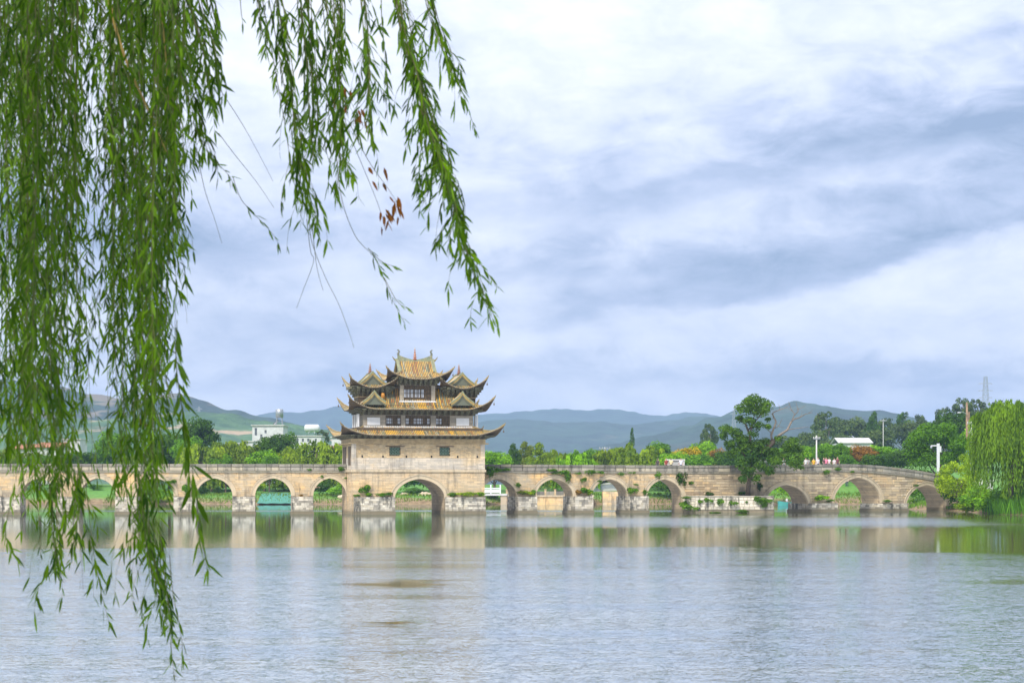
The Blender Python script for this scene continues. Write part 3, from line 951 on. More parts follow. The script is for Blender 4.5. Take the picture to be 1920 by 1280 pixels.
# cornice
for side in (0, 1):
    x0, x1 = ((-.45, TU(687, 0)), (TU(890, 0), TL + .45))[side]
    boxpart('capital', 'beam', (x0, -.30, ZR), (x1, TD + .3, ZR + .14))
boxpart('cornice', 'beam', (-.1, -.10, ZR + .14), (TL + .1, TD + .1, ZR + .62))
boxpart('cornice', 'beam', (TU(687, 0) + .02, -.20, ZR + .02), (TU(890, 0) - .02, .2, ZR + .13))
boxpart('cornice', 'beam', (TU(687, 0), -.22, ZR + .30), (TU(890, 0), .2, ZR + .42))

PALETTE = [(.46, .26, .05), (.52, .32, .07), (.22, .20, .08), (.27, .26, .13), (.30, .33, .22), (.38, .16, .04), (.46, .33, .13), (.15, .13, .06), (.56, .37, .10), (.40, .36, .24)]
YELLOW = (.78, .43, .03)


def tile_col(warm):
    if random.random() < warm: return random.choice(PALETTE[:2] + PALETTE[5:7] + [PALETTE[8], (.60, .34, .05)])
    return random.choice(PALETTE)


def brackets(mb, u0, u1, v0, v1, zlo, zhi, out, pitch=.62, n=4):
    """stepped bracket sets around a rectangle"""
    def row(p0, p1, nrm):
        L = (p1 - p0).length; k = max(1, int(L / pitch)); t = (p1 - p0) / L
        for i in range(k + 1):
            c_ = p0 + t * (L * i / k)
            for s_ in range(n):
                z0 = zlo + (zhi - zlo) * s_ / n; z1 = z0 + (zhi - zlo) / n * .72; o = out * (s_ + 1) / n; w_ = .10 + .05 * s_
                a, b_ = c_ - t * w_, c_ + t * w_
                g = [a, b_, b_ + nrm * o, a + nrm * o]
                mb.hexa([(q.x, q.y, z0) for q in g] + [(q.x, q.y, z1) for q in g])
        for s_ in range(n):
            z0 = zlo + (zhi - zlo) * (s_ + .72) / n; o = out * (s_ + .7) / n
            a, b_ = p0 - t * o, p1 + t * o
            g = [a + nrm * (o - .07), b_ + nrm * (o - .07), b_ + nrm * o, a + nrm * o]
            mb.hexa([(q.x, q.y, z0) for q in g] + [(q.x, q.y, z0 + (zhi - zlo) * .26 / n) for q in g])
    A_, B_, C_, D_ = Vector((u0, v0)), Vector((u1, v0)), Vector((u1, v1)), Vector((u0, v1))
    for p0, p1, nn in ((A_, B_, (0, -1)), (B_, C_, (1, 0)), (D_, C_, (0, 1)), (A_, D_, (-1, 0))):
        row(p0.copy(), p1.copy(), Vector(nn))


def roof(cx, cy, X, Y, Rf, Rs, z0, zfun, lift, Lc, flare, warm=.35, pitch=.215, yellow=lambda s_, x: False, name='roof', gable=True, back=True, Rl=1.7):
    """curved hipped roof (skirt, or hip-and-gable) with barrel tile rows, hip ridges and horned corners"""
    def corner(d): return max(0.0, 1 - d / Lc) ** 2
    def pt(side, x, r, dz=0.0):
        r = max(0.0, r)
        Xs, Ys = (X, Y) if side in 'fb' else (Y, X)
        c_ = corner(Xs - abs(x)); k = max(0, 1 - r / Rl)
        sg = 1 if x >= 0 else -1
        o = flare * c_ * k * k; al = flare * c_ * k * k * sg * (abs(x) / Xs)
        z = z0 + zfun(r) + lift * c_ * k * k + dz
        a, b_ = x + al, -Ys + r - o
        if side == 'f': return (cx + a, cy + b_, z)
        if side == 'b': return (cx + a, cy - b_, z)
        if side == 'l': return (cx + b_, cy + a, z)
        return (cx - b_, cy + a, z)
    def rmax(side, x):
        Xs = X if side in 'fb' else Y
        R_, Ro = (Rf, Rs) if side in 'fb' else (Rs, Rf)
        d = Xs - abs(x)
        if R_ > Ro: return R_ if d >= Ro - 1e-6 else d
        return min(R_, d)
    sheet = MB(); tiles = MB(); caps = MB()
    for side in 'fblr':
        Xs = X if side in 'fb' else Y
        nx_ = max(12, int(Xs * 2 / .5)); nr = 7
        xs = [-Xs + 2 * Xs * i / nx_ for i in range(nx_ + 1)]
        R_, Ro = (Rf, Rs) if side in 'fb' else (Rs, Rf)
        if R_ > Ro: xs = sorted(set(xs + [Xs - Ro, -(Xs - Ro)]))
        for a, b_ in zip(xs, xs[1:]):
            ra, rb = rmax(side, a * .9999 if abs(a) > abs(b_) else a), rmax(side, b_)
            mid_ = (a + b_) / 2
            if R_ > Ro and abs(mid_) > Xs - Ro: ra, rb = Xs - abs(a), Xs - abs(b_)
            for k in range(nr):
                p_ = [pt(side, a, ra * k / nr), pt(side, b_, rb * k / nr), pt(side, b_, rb * (k + 1) / nr), pt(side, a, ra * (k + 1) / nr)]
                sheet.quad(*p_, 0)
                q_ = [(x_, y_, z_ - .11) for x_, y_, z_ in p_]
                sheet.quad(*q_[::-1], 1)
                if k == 0: sheet.quad(q_[0], q_[1], p_[1], p_[0], 1)
        n = int(2 * Xs / pitch)
        if side == 'b' and not back: continue
        for i in range(n):
            x = -Xs + pitch * (i + .5) + (2 * Xs - n * pitch) / 2
            rm = rmax(side, x)
            if rm < .15: continue
            col = YELLOW if yellow(side, x) else tile_col(warm)
            m_ = max(3, int(rm / .42)); hw, hh = pitch * .34, .085
            prev = None
            for k in range(m_ + 1):
                r = rm * k / m_
                ring_ = [pt(side, x - hw, r, .0), pt(side, x - hw * .55, r, hh), pt(side, x + hw * .55, r, hh), pt(side, x + hw, r, .0)]
                if prev:
                    cc = col if (random.random() < .72 or col == YELLOW) else tile_col(warm); g = random.uniform(.85, 1.12)
                    cc = tuple(g * v for v in cc)
                    for q in range(3): tiles.quad(prev[q], prev[q + 1], ring_[q + 1], ring_[q], 0, cc)
                else: tiles.quad(ring_[0], ring_[1], ring_[2], ring_[3], 0, (.5, .42, .28))
                prev = ring_
    base_ = sheet.build(name, ['sheet', 'wood_dark'], pav)
    tiles.build('roof_tiles', 'tile', base_, tint=True, kind='stuff')
    mrun = min(Rf, Rs)
    for sx in (-1, 1):
        for sy in (-1, 1):
            path_ = []; rad = []
            for k in range(9):
                r = mrun * (1 - k / 8)
                side = 'f' if sy < 0 else 'b'
                p_ = Vector(pt(side, sx * (X - r), r)); path_.append(p_ + Vector((0, 0, .10))); rad.append(.13)
            d = (path_[-1] - path_[-2]).normalized()
            for k in range(1, 4):
                d = (d + Vector((0, 0, .22))).normalized(); path_.append(path_[-1] + d * .15); rad.append(.12 - .032 * k)
            mb = MB(); mb.tube(path_, rad, 6, 0, (.30, .22, .09)); mb.build('hip_ridge', 'ridge', base_, tint=True)
            bell = MB(); c_ = path_[8]
            bell.lathe([(.0, -.78), (.09, -.78), (.07, -.6), (.03, -.52), (.012, -.5), (.012, .0)], (c_.x, c_.y, c_.z - .1), 6); bell.build('wind_bell', 'wood_dark', base_)
    return base_, pt


def finial(parent, c_, h, r, cols):
    prof = [(r * .9, 0), (r * 1.1, h * .06), (r * .6, h * .12)]
    for i in range(4):
        z = h * (.14 + .17 * i); q = r * (1 - .2 * i)
        prof += [(q * .45, z), (q, z + h * .05), (q * .9, z + h * .09), (q * .4, z + h * .14)]
    prof += [(r * .18, h * .85), (.0, h)]
    mb = MB(); mb.lathe(prof, c_, 8)
    for i, f_ in enumerate(mb.f): mb.c[i] = cols[(i // 8 // 2) % len(cols)]
    mb.build('finial', 'ridge', parent, tint=True)


def gable(parent, cx, vy, half, zfun_d, zb, depth, sgn=-1, along='v', thick=.16):
    """gable panel with a heavy tiled rim; zfun_d(d) = height at distance d from the centre line"""
    mb = MB(); n = 10
    P_ = lambda d, v, z: (cx + d, v, z) if along == 'v' else (v, cx + d, z)
    prof = [(half * (2 * i / n - 1)) for i in range(n + 1)]
    for a, b_ in zip(prof, prof[1:]): mb.quad(P_(a, vy, zb), P_(b_, vy, zb), P_(b_, vy, max(zb, zfun_d(abs(b_)) - .05)), P_(a, vy, max(zb, zfun_d(abs(a)) - .05)), 0, (.11, .12, .08))
    for k, off, col in ((0, .0, (.24, .25, .13)), (1, .22, (.50, .32, .08)), (2, .42, (.15, .15, .08))):
        for a, b_ in zip(prof, prof[1:]):
            za, zb_ = zfun_d(abs(a)) - off, zfun_d(abs(b_)) - off
            f0, f1 = vy + sgn * (.26 - k * .06), vy - sgn * .05
            mb.hexa([P_(a, f0, za), P_(b_, f0, zb_), P_(b_, f1, zb_), P_(a, f1, za), P_(a, f0, za + .20), P_(b_, f0, zb_ + .20), P_(b_, f1, zb_ + .20), P_(a, f1, za + .20)], 0, col)
    return mb.build('gable', 'ridge', parent, tint=True)


# ---- lowest roof
vE = -1.45
X1 = (TU(938, vE) - TU(645, vE)) / 2; cu1 = (TU(938, vE) + TU(645, vE)) / 2
Y1 = CV - vE; ze1 = TZ(815.5, CU, vE); v2 = 1.35
run1 = v2 - vE
zt1 = TZ(801, CU, v2)
zf1 = lambda r: (zt1 - ze1) * (r / run1) ** 1.25
def yel1(s_, x):
    u = cu1 + x; px = 645 + (938 - 645) * (x + X1) / (2 * X1)
    return s_ == 'f' and (725 < px < 743 or 781 < px < 798 or 847 < px < 853)
r1, pt1 = roof(cu1, CV, X1, Y1, run1, run1, ze1, zf1, 1.15, 3.6, .35, .3, yellow=yel1, Rl=2.2)
mb = MB(); brackets(mb, .0, TL, .0, TD, ZR + .62, ze1 + .05, 1.25, .75); mb.build('bracket_sets', 'bracket', pav, kind='stuff')
boxpart('eave_beam', 'wood_dark', (.2, .2, ZR + .62), (TL - .2, TD - .2, zt1 - .1))
# ---- second storey
zs0, zs1 = zt1 + .02, TZ(778, CU, v2)
U2 = lambda px: TU(px, v2)
a2, b2 = U2(681), U2(887)
bays = [(U2(723), U2(752)), (U2(760), U2(807.5)), (U2(817.5), U2(843.5))]
panels = [(U2(688), U2(713)), (U2(855), U2(880))]
holes = [(x0, x1, zs0 + .10, zs1 - .06) for x0, x1 in bays]
mb = MB()
for q in holed(a2, b2, zs0, zs1, holes): mb.box((q[0], v2, q[2]), (q[1], v2 + .35, q[3]))
mb.box((a2, v2 + .35, zs0), (a2 + .3, TD - v2, zs1)); mb.box((b2 - .3, v2 + .35, zs0), (b2, TD - v2, zs1)); mb.box((a2 + .3, TD - v2 - .3, zs0), (b2 - .3, TD - v2, zs1))
mb.build('storey_wall', 'column', pav)
boxpart('storey_floor', 'wood_dark', (a2 + .3, v2 + .35, zs0), (b2 - .3, TD - v2 - .3, zs0 + .1))
for x0, x1 in panels:
    q = boxpart('plaster_panel', 'white', (x0 + .03, v2 - .03, TZ(797, CU, v2)), (x1 - .03, v2 - .001, TZ(783, CU, v2)), label='blank white plaster panel')
    mb = MB(); z_0, z_1 = TZ(797.5, CU, v2), TZ(782.5, CU, v2)
    for e in ((x0 - .05, z_0 - .07, x0 + .02, z_1 + .07), (x1 - .02, z_0 - .07, x1 + .05, z_1 + .07), (x0 + .02, z_0 - .07, x1 - .02, z_0), (x0 + .02, z_1, x1 - .02, z_1 + .07)): mb.box((e[0], v2 - .05, e[1]), (e[2], v2 - .002, e[3]))
    mb.build('frame', 'column', q)


def screen(x0, x1, z0, z1, v, lights, name='lattice_screen'):
    """wooden lattice screen: backing boards, pale panes coloured like the sky behind (fractions), stiles and bars"""
    w_ = boxpart(name, 'wood', (x0, v + .2, z0), (x1, v + .28, z1))
    for a, b_ in lights:
        xa, xb = x0 + (x1 - x0) * a, x0 + (x1 - x0) * b_
        boxpart('pane', 'sky_tone', (xa, v + .17, z0 + (z1 - z0) * .22), (xb, v + .2, z0 + (z1 - z0) * .74), w_)
    mb = MB(); n = max(4, int((x1 - x0) / .22))
    for i in range(n + 1):
        x = x0 + (x1 - x0) * i / n; t_ = .045 if i % 3 == 0 else .018
        mb.box((max(x0, x - t_), v + .08, z0), (min(x1, x + t_), v + .16, z1))
    for k in (.0, .2, .48, .74, .93): mb.box((x0, v + .1, z0 + (z1 - z0) * k), (x1, v + .15, z0 + (z1 - z0) * k + .05))
    mb.build('lattice_bars', 'wood_dark', w_)
    return w_


zlo, zhi = zs0 + .10, zs1 - .06
screen(*bays[0], zlo, zhi, v2, [(.08, .25), (.28, .44), (.8, .95)])
screen(*bays[1], zlo, zhi, v2, [(.03, .14), (.34, .44), (.46, .56), (.58, .68), (.88, .96)])
screen(*bays[2], zlo, zhi, v2, [(.03, .2), (.26, .44)])
# white ridge caps along the foot of the storey wall
def ridge_caps(x0, x1, v, z, pitch=.215):
    mb = MB(); x = x0
    mb.box((x0, v - .16, z - .10), (x1, v - .01, z + .02))
    while x < x1 - pitch:
        mb.lathe([(.0, .13), (.05, .12), (.085, .06), (.09, 0)], (x + pitch / 2, v - .12, z), 6); x += pitch
    mb.build('ridge_caps', 'white', pav, kind='stuff')
ridge_caps(a2, b2, v2, zs0)
for vv in (v2 + .2, v2 + 1.6, v2 + 3.2, v2 + 4.8):
    mb = MB(); mb.lathe([(.13, 0), (.12, zs1 - zs0 + .1)], (a2 - .55, vv, zs0), 8); mb.build('veranda_post', 'white', pav)
    mb = MB(); mb.lathe([(.13, 0), (.12, zs1 - zs0 + .1)], (b2 + .55, vv, zs0), 8); mb.build('veranda_post', 'white', pav)
# ---- middle roof
vM = .05
X2 = (TU(920, vM) - TU(659, vM)) / 2; cu2 = (TU(920, vM) + TU(659, vM)) / 2; Y2 = CV - vM
ze2 = TZ(767, CU, vM); v3 = 2.15
zc = TZ(753, CU, v3)
k2 = math.log(2.6 / (zc - ze2)) / math.log(3.3 / (v3 - vM))
zf2 = lambda r: (zc - ze2) * (r / (v3 - vM)) ** k2
r2, pt2 = roof(cu2, CV, X2, Y2, 3.3, 3.3, ze2, zf2, 1.35, 3.2, .35, .35, Rl=2.2, yellow=lambda s_, x: s_ == 'f' and (abs(x - .3) < .55 or random.random() < .07))
mb = MB(); brackets(mb, a2, b2, v2, TD - v2, zs1 + .0, ze2 + .1, 1.15, .7, 4); mb.build('bracket_sets', 'bracket', pav, kind='stuff')
boxpart('eave_beam', 'wood_dark', (a2 + .1, v2 + .1, zs1), (b2 - .1, TD - v2 - .1, ze2 + .55))
# little cusped gables over the middle eaves
for px in (702, 867):
    vg = .55; cg = TU(px, vg); half = 1.42; zp, zb_ = TZ(735, CU, vg), TZ(755.5, CU, vg)
    zfd = lambda d, zp=zp, zb_=zb_, half=half: zp - (zp - zb_) * (d / half) ** .70
    mb = MB(); n = 10; ts = MB()
    for i in range(n):
        a, b_ = half * (2 * i / n - 1), half * (2 * (i + 1) / n - 1)
        za, zz_ = zfd(abs(a)), zfd(abs(b_))
        mb.hexa([(cg + a, vg, za - .06), (cg + b_, vg, zz_ - .06), (cg + b_, vg + 2.8, zz_ - .06), (cg + a, vg + 2.8, za - .06), (cg + a, vg, za), (cg + b_, vg, zz_), (cg + b_, vg + 2.8, zz_), (cg + a, vg + 2.8, za)])
    dm = mb.build('gablet', 'sheet', pav)
    for k in range(12):
        v = vg + .1 + k * .225; prev = None; col = tile_col(.3)
        for sgn in (-1, 1):
            prev = None
            for i in range(6):
                d = half * i / 5
                rg_ = [(cg + sgn * d, v, zfd(d)), (cg + sgn * d, v + .04, zfd(d) + .09), (cg + sgn * d, v + .13, zfd(d) + .09), (cg + sgn * d, v + .17, zfd(d))]
                if prev:
                    for q in range(3): ts.quad(prev[q], prev[q + 1], rg_[q + 1], rg_[q], 0, col)
                prev = rg_
    ts.build('roof_tiles', 'tile', dm, tint=True, kind='stuff')
    gable(dm, cg, vg, half, zfd, zb_ - .25, 1)

# ---- central upper storey
U3 = lambda px: TU(px, v3)
a3, b3 = U3(750), U3(816); z30, z31 = TZ(752.5, CU, v3), TZ(722, CU, v3)
v3b = TD - v3
mb = MB()
hx0, hx1 = a3 + .48, b3 - .48
for q in holed(a3, b3, z30, z31, [(hx0, hx1, z30 + .08, z31 - .02)]): mb.box((q[0], v3, q[2]), (q[1], v3 + .3, q[3]))
mb.box((a3, v3 + .3, z30), (a3 + .25, v3b, z31)); mb.box((b3 - .25, v3 + .3, z30), (b3, v3b, z31)); mb.box((a3 + .25, v3b - .25, z30), (b3 - .25, v3b, z31))
mb.build('upper_wall', 'column', pav)
ridge_caps(a3 - .1, b3 + .1, v3, z30)
screen(hx0, hx1, z30 + .08, z31 - .02, v3, [(.0, .1), (.13, .24), (.27, .35), (.38, .5), (.53, .62), (.64, .74)])
# ---- top roof: hip and gable
vT = .95
X3 = (TU(844, vT) - TU(730, vT)) / 2; cu3 = (TU(844, vT) + TU(730, vT)) / 2; Y3 = CV - vT
ze3 = TZ(710, CU, vT); zr3 = TZ(676, CU, CV)
zf3 = lambda r: (zr3 - ze3) * (.45 * (r / Y3) + .55 * (r / Y3) ** 2.0)
Rs3 = X3 - (TU(816, 3) - TU(752, 3)) / 2
r3, pt3 = roof(cu3, CV, X3, Y3, Y3, Rs3, ze3, zf3, 1.15, 3.2, .3, .8, Rl=2.0)
mb = MB(); brackets(mb, a3, b3, v3, v3b, z31, ze3 + .25, 1.0, .55, 4); mb.build('bracket_sets', 'bracket', pav, kind='stuff')
boxpart('eave_beam', 'wood_dark', (a3 + .1, v3 + .1, z31), (b3 - .1, v3b - .1, ze3 + .5))
gw = X3 - Rs3
gable(r3, CV, cu3 - gw, Y3 - Rs3, lambda d: ze3 + zf3(Y3 - d) + .05, ze3 + zf3(Rs3), 1, -1, 'u')
gable(r3, CV, cu3 + gw, Y3 - Rs3, lambda d: ze3 + zf3(Y3 - d) + .05, ze3 + zf3(Rs3), 1, 1, 'u')
# rakes with horns
for sx in (-1, 1):
    for sv in (-1, 1):
        p_ = [Vector((cu3 + sx * (gw - .05), CV + sv * d, ze3 + zf3(Y3 - d) + .16)) for d in (Y3 - Rs3, (Y3 - Rs3) * .6, .6, .12)]
        d = Vector((sx * .75, 0, .65)).normalized()
        mb = MB(); mb.tube(p_, .14, 6, 0, (.24, .24, .14)); mb.build('rake_ridge', 'ridge', r3, tint=True)
    q = Vector((cu3 + sx * gw, CV - .1, zr3 - .15)); path_ = [q]; d = Vector((sx * .95, 0, .2)).normalized()
    for k in range(5): d = (d + Vector((0, 0, .22))).normalized(); path_.append(path_[-1] + d * .2)
    mb = MB(); mb.tube(path_, [.16, .14, .12, .09, .06, .02], 6, 0, (.26, .22, .10)); mb.build('horn', 'ridge', r3, tint=True)
# sagging main ridge with dragon ends
zend = TZ(665, CU, CV)
mb = MB(); n = 12; prev = None
for i in range(n + 1):
    k = 2 * i / n - 1; u = cu3 + k * (gw + .05); zt_ = zr3 + .12 + (zend - zr3 - .1) * abs(k) ** 1.6; zb_ = zr3 - .12
    sec = [(u, CV - .15, zb_), (u, CV + .15, zb_), (u, CV + .12, zt_), (u, CV - .12, zt_)]
    if prev:
        for q in range(4): mb.quad(prev[q], sec[q], sec[(q + 1) % 4], prev[(q + 1) % 4], 0, (.22, .25, .15) if i % 2 else (.28, .27, .15))
    else: mb.quad(*sec, 0, (.25, .25, .15))
    prev = sec
mb.quad(*prev[::-1], 0, (.25, .25, .15))
mb.build('main_ridge', 'ridge', r3, tint=True)
for sx in (-1, 1):
    b0 = Vector((cu3 + sx * (gw - .05), CV, zend - .05))
    p_ = [b0, b0 + Vector((sx * .0, 0, .25)), b0 + Vector((-sx * .12, 0, .45)), b0 + Vector((sx * .02, 0, .62)), b0 + Vector((sx * .16, 0, .66))]
    mb = MB(); mb.tube(p_, [.17, .13, .11, .09, .03], 6, 0, (.12, .13, .08)); mb.build('ridge_dragon', 'ridge', r3, tint=True)
finial(r3, (cu3, CV, zr3 + .1), TZ(650, CU, CV) - zr3 - .1, .24, [(.42, .10, .04), (.62, .48, .30)])

# ---- corner turrets with front gables
for pxl, pxr, peak, fin in ((660, 741, 697, 680), (829, 909, 863, 680)):
    vQ = 1.55; Xq = (TU(pxr, vQ) - TU(pxl, vQ)) / 2; cq = (TU(pxl, vQ) + TU(pxr, vQ)) / 2; Yq = CV - vQ
    zeq = TZ(727, CU, vQ); zpk = TZ(700.5, CU, vQ + .9)
    zfq = lambda r, Xq=Xq, zeq=zeq, zpk=zpk: (zpk - zeq) * (.30 * (r / Xq) + .70 * (r / Xq) ** 2.1)
    rq, ptq = roof(cq, CV, Xq, Yq, .85, Xq, zeq, zfq, 1.2, Xq * .98, .25, .45, Rl=1.5)
    gable(rq, cq, CV - Yq + .85, Xq - .85, lambda d, zeq=zeq, zfq=zfq, Xq=Xq: zeq + zfq(Xq - d) + .08, zeq + zfq(.85), 1)
    gable(rq, cq, CV + Yq - .85, Xq - .85, lambda d, zeq=zeq, zfq=zfq, Xq=Xq: zeq + zfq(Xq - d) + .08, zeq + zfq(.85), 1, 1)
    mb = MB(); mb.tube([(cq, CV - Yq + .6, zpk + .12), (cq, CV, zpk + .05), (cq, CV + Yq - .6, zpk + .12)], .14, 6, 0, (.24, .25, .15)); mb.build('main_ridge', 'ridge', rq, tint=True)
    finial(rq, (cq, CV, zpk + .1), TZ(680, CU, CV) - zpk - .1, .26, [(.30, .10, .05), (.40, .30, .20)])
    hw = 1.75; z_0 = TZ(748, CU, vQ + 1); z_1 = TZ(741, CU, vQ)
    boxpart('turret_wall', 'wood_dark', (cq - hw, CV - hw, z_0 - .8), (cq + hw, CV + hw, zeq + .5))
    boxpart('turret_band', 'beam', (cq - hw - .05, CV - hw - .05, z_1 - .25), (cq + hw + .05, CV + hw + .05, z_1 - .12))
    mb = MB(); brackets(mb, cq - hw, cq + hw, CV - hw, CV + hw, z_1 - .1, zeq + .2, .95, .55, 4); mb.build('bracket_sets', 'bracket', pav, kind='stuff')
# orange pot on the middle roof
mb = MB(); mb.lathe([(.0, 0), (.14, .02), (.22, .2), (.24, .42), (.16, .6), (.2, .66), (.0, .66)], (TU(718, 1.9), 1.9, TZ(747, CU, 1.9)), 10, 0, (.75, .30, .02))
mb.build('roof_jar', 'ridge', pav, tint=True, label='orange glazed jar on the middle roof')
# ------------------------------------------------------------------ leaf cards
def card_mesh(name, P, D, N, L, Wd, tint, mat='leaf', shape='diamond', droop=0.0):
    """P positions, D long axes, N normals, one diamond or blade per leaf"""
    P, D, N = np.asarray(P, float), np.asarray(D, float), np.asarray(N, float); n = len(P)
    L = np.broadcast_to(np.asarray(L, float), (n,))[:, None]; Wd = np.broadcast_to(np.asarray(Wd, float), (n,))[:, None]
    D = D / np.linalg.norm(D, axis=1, keepdims=True)
    Sd = np.cross(D, N); ln = np.linalg.norm(Sd, axis=1, keepdims=True); ln[ln < 1e-6] = 1; Sd = Sd / ln
    if shape == 'diamond':
        V = np.stack([P - D * L * .5, P + Sd * Wd * .5, P + D * L * .5, P - Sd * Wd * .5], 1)
        nv, faces = 4, [(0, 1, 2, 3)]
    else:   # willow blade, base at P
        Nn = np.cross(Sd, D)
        bend = np.array([0, 0, -1.0])[None] * L * droop
        V = np.stack([P, P + D * L * .32 + Sd * Wd * .5 + Nn * Wd * .15, P + D * L * .32 - Sd * Wd * .5 + Nn * Wd * .15,
                      P + D * L * .68 + Sd * Wd * .42 + bend * .4, P + D * L * .68 - Sd * Wd * .42 + bend * .4, P + D * L + bend], 1)
        nv, faces = 6, [(0, 1, 2), (2, 1, 3, 4), (4, 3, 5)]
    me = bpy.data.meshes.new(name)
    me.vertices.add(n * nv); me.vertices.foreach_set('co', V.reshape(-1).astype(np.float32))
    lv = []; starts = []; tot = []
    fl = np.concatenate([np.array(f) for f in faces]); lens = [len(f) for f in faces]
    loops = (np.arange(n)[:, None] * nv + fl[None]).ravel()
    st = np.cumsum([0] + lens[:-1]); stride = sum(lens)
    starts = (np.arange(n)[:, None] * stride + st[None]).ravel()
    me.loops.add(len(loops)); me.loops.foreach_set('vertex_index', loops.astype(np.int32))
    me.polygons.add(n * len(faces)); me.polygons.foreach_set('loop_start', starts.astype(np.int32))
    a = me.attributes.new('leaf', 'FLOAT', 'FACE'); a.data.foreach_set('value', np.repeat(np.asarray(tint, np.float32), len(faces)))
    me.materials.append(M[mat]); me.update(calc_edges=True); return me


def rand_dirs(n):
    v = RNG.normal(size=(n, 3)); return v / np.linalg.norm(v, axis=1, keepdims=True)


def lobes_cards(name, lobes, leaves, size, up=.35, aspect=.62, mat='leaf', inner=.25):
    """leaf cards on the skins of many lobes (cx, cy, cz, r, squash)"""
    lobes = np.asarray(lobes, float); area = lobes[:, 3] ** 2; cnt = np.maximum(6, (leaves * area / area.sum()).astype(int))
    P, N, T = [], [], []
    for (x, y, z, r, q), k in zip(lobes, cnt):
        d = rand_dirs(k); d[:, 2] = np.abs(d[:, 2]) * np.where(RNG.random(k) < .78, 1, -1)
        rr = r * np.where(RNG.random(k) < inner, RNG.uniform(.3, .9, k), RNG.uniform(.86, 1.1, k))
        P.append(np.array([x, y, z]) + d * rr[:, None] * np.array([1, 1, q])); N.append(d + rand_dirs(k) * .75 + np.array([0, 0, up]))
        T.append(np.clip(RNG.normal(.42, .17, k) + RNG.normal(0, .12), 0, 1))
    P, N, T = np.concatenate(P), np.concatenate(N), np.concatenate(T)
    D = np.cross(N, rand_dirs(len(P)))
    s_ = size * RNG.uniform(.6, 1.35, len(P))
    return card_mesh(name, P, D, N, s_, s_ * aspect, T, mat)


def round_lobes(seed, n, z0=.28, rmin=.11, rmax=.2, taper=.0):
    r_ = random.Random(seed); out = []
    for i in range(n):
        th = r_.uniform(0, 2 * PI); ph = math.acos(r_.uniform(-.75, 1)); k = r_.uniform(.55, 1.0)
        zc = (1 + z0) / 2; hz = (1 - z0) / 2
        r = r_.uniform(rmin, rmax); zz_ = zc + math.cos(ph) * (hz - r * .7) * k
        w = (.5 - r * .75) * (1 - taper * max(0, (zz_ - z0) / (1 - z0)))
        out.append((math.cos(th) * math.sin(ph) * w * k, math.sin(th) * math.sin(ph) * w * k, zz_, r * (1 - taper * .5 * max(0, (zz_ - z0) / (1 - z0))), r_.uniform(.6, .9)))
    return out


def trunk_mesh(seed, h=.6, r=.03, limbs=6, mat='bark', spread=.3, z_l=(.3, .6)):
    r_ = random.Random(seed); mb = MB()
    mb.tube([(0, 0, -.06), (0, 0, 0), (.01, .0, h * .5), (.0, .02, h)], [r * 1.4, r * 1.15, r * .85, r * .35], 7)
    for i in range(limbs):
        a = 2 * PI * (i + r_.random()) / limbs; z = h * r_.uniform(*z_l); e = spread * r_.uniform(.6, 1)
        mb.tube([(0, 0, z), (math.cos(a) * e * .5, math.sin(a) * e * .5, z + .12), (math.cos(a) * e, math.sin(a) * e, z + r_.uniform(.2, .32))], [r * .5, r * .34, r * .1], 5)
    return mb.mesh('trunk', mat, smooth=True)


def willow_crown(name, seed, clusters, strands, per, leaf=(.062, .024), z_top=1.0, bottom=.06, short=1.0):
    r_ = random.Random(seed); P, D, N, T = [], [], [], []
    cl = []
    for i in range(clusters):
        a = r_.uniform(0, 2 * PI); e = math.sqrt(r_.random()) * .40
        cl.append((math.cos(a) * e, math.sin(a) * e, z_top - .10 - .75 * e ** 1.6 + r_.uniform(-.08, .06), r_.uniform(.25, .75)))
    for k in range(strands):
        c_ = cl[k % clusters]; a = math.atan2(c_[1], c_[0]) + r_.uniform(-.9, .9); s0 = r_.uniform(.0, .09)
        x, y, z = c_[0] + math.cos(a) * s0, c_[1] + math.sin(a) * s0, c_[2] + r_.uniform(-.03, .05)
        zend = bottom + r_.random() ** 1.6 * (z - bottom) * .55; zend = z + (zend - z) * (short if k % 4 else 1.0); out = r_.uniform(.03, .13); t0 = min(1, max(0, c_[3] + r_.gauss(0, .12)))
        for j in range(per):
            t_ = (j + r_.random()) / per
            o = out * (1 - (1 - t_) ** 2.5); arch = .05 * math.sin(min(1, t_ * 3) * PI) if t_ < .33 else 0
            P.append((x + math.cos(a) * o + r_.gauss(0, .008), y + math.sin(a) * o + r_.gauss(0, .008), z + arch + (zend - z) * t_))
            D.append((r_.gauss(0, .35) + math.cos(a) * .2, r_.gauss(0, .35) + math.sin(a) * .2, -1)); N.append((math.cos(a) + r_.gauss(0, .6), math.sin(a) + r_.gauss(0, .6), .35))
            T.append(min(1, max(0, t0 + r_.gauss(0, .1))))
    n = len(P); s_ = RNG.uniform(.7, 1.3, n)
    return card_mesh(name, P, D, N, leaf[0] * s_, leaf[1] * s_, T)


def conifer_lobes(seed):
    r_ = random.Random(seed); out = []
    for i in range(34):
        t_ = i / 34; w = .42 * (1 - t_) ** .9
        for k in range(3):
            a = r_.uniform(0, 2 * PI); out.append((math.cos(a) * w * .8, math.sin(a) * w * .8, .08 + .9 * t_, .06 + .1 * (1 - t_), .45))
    return out


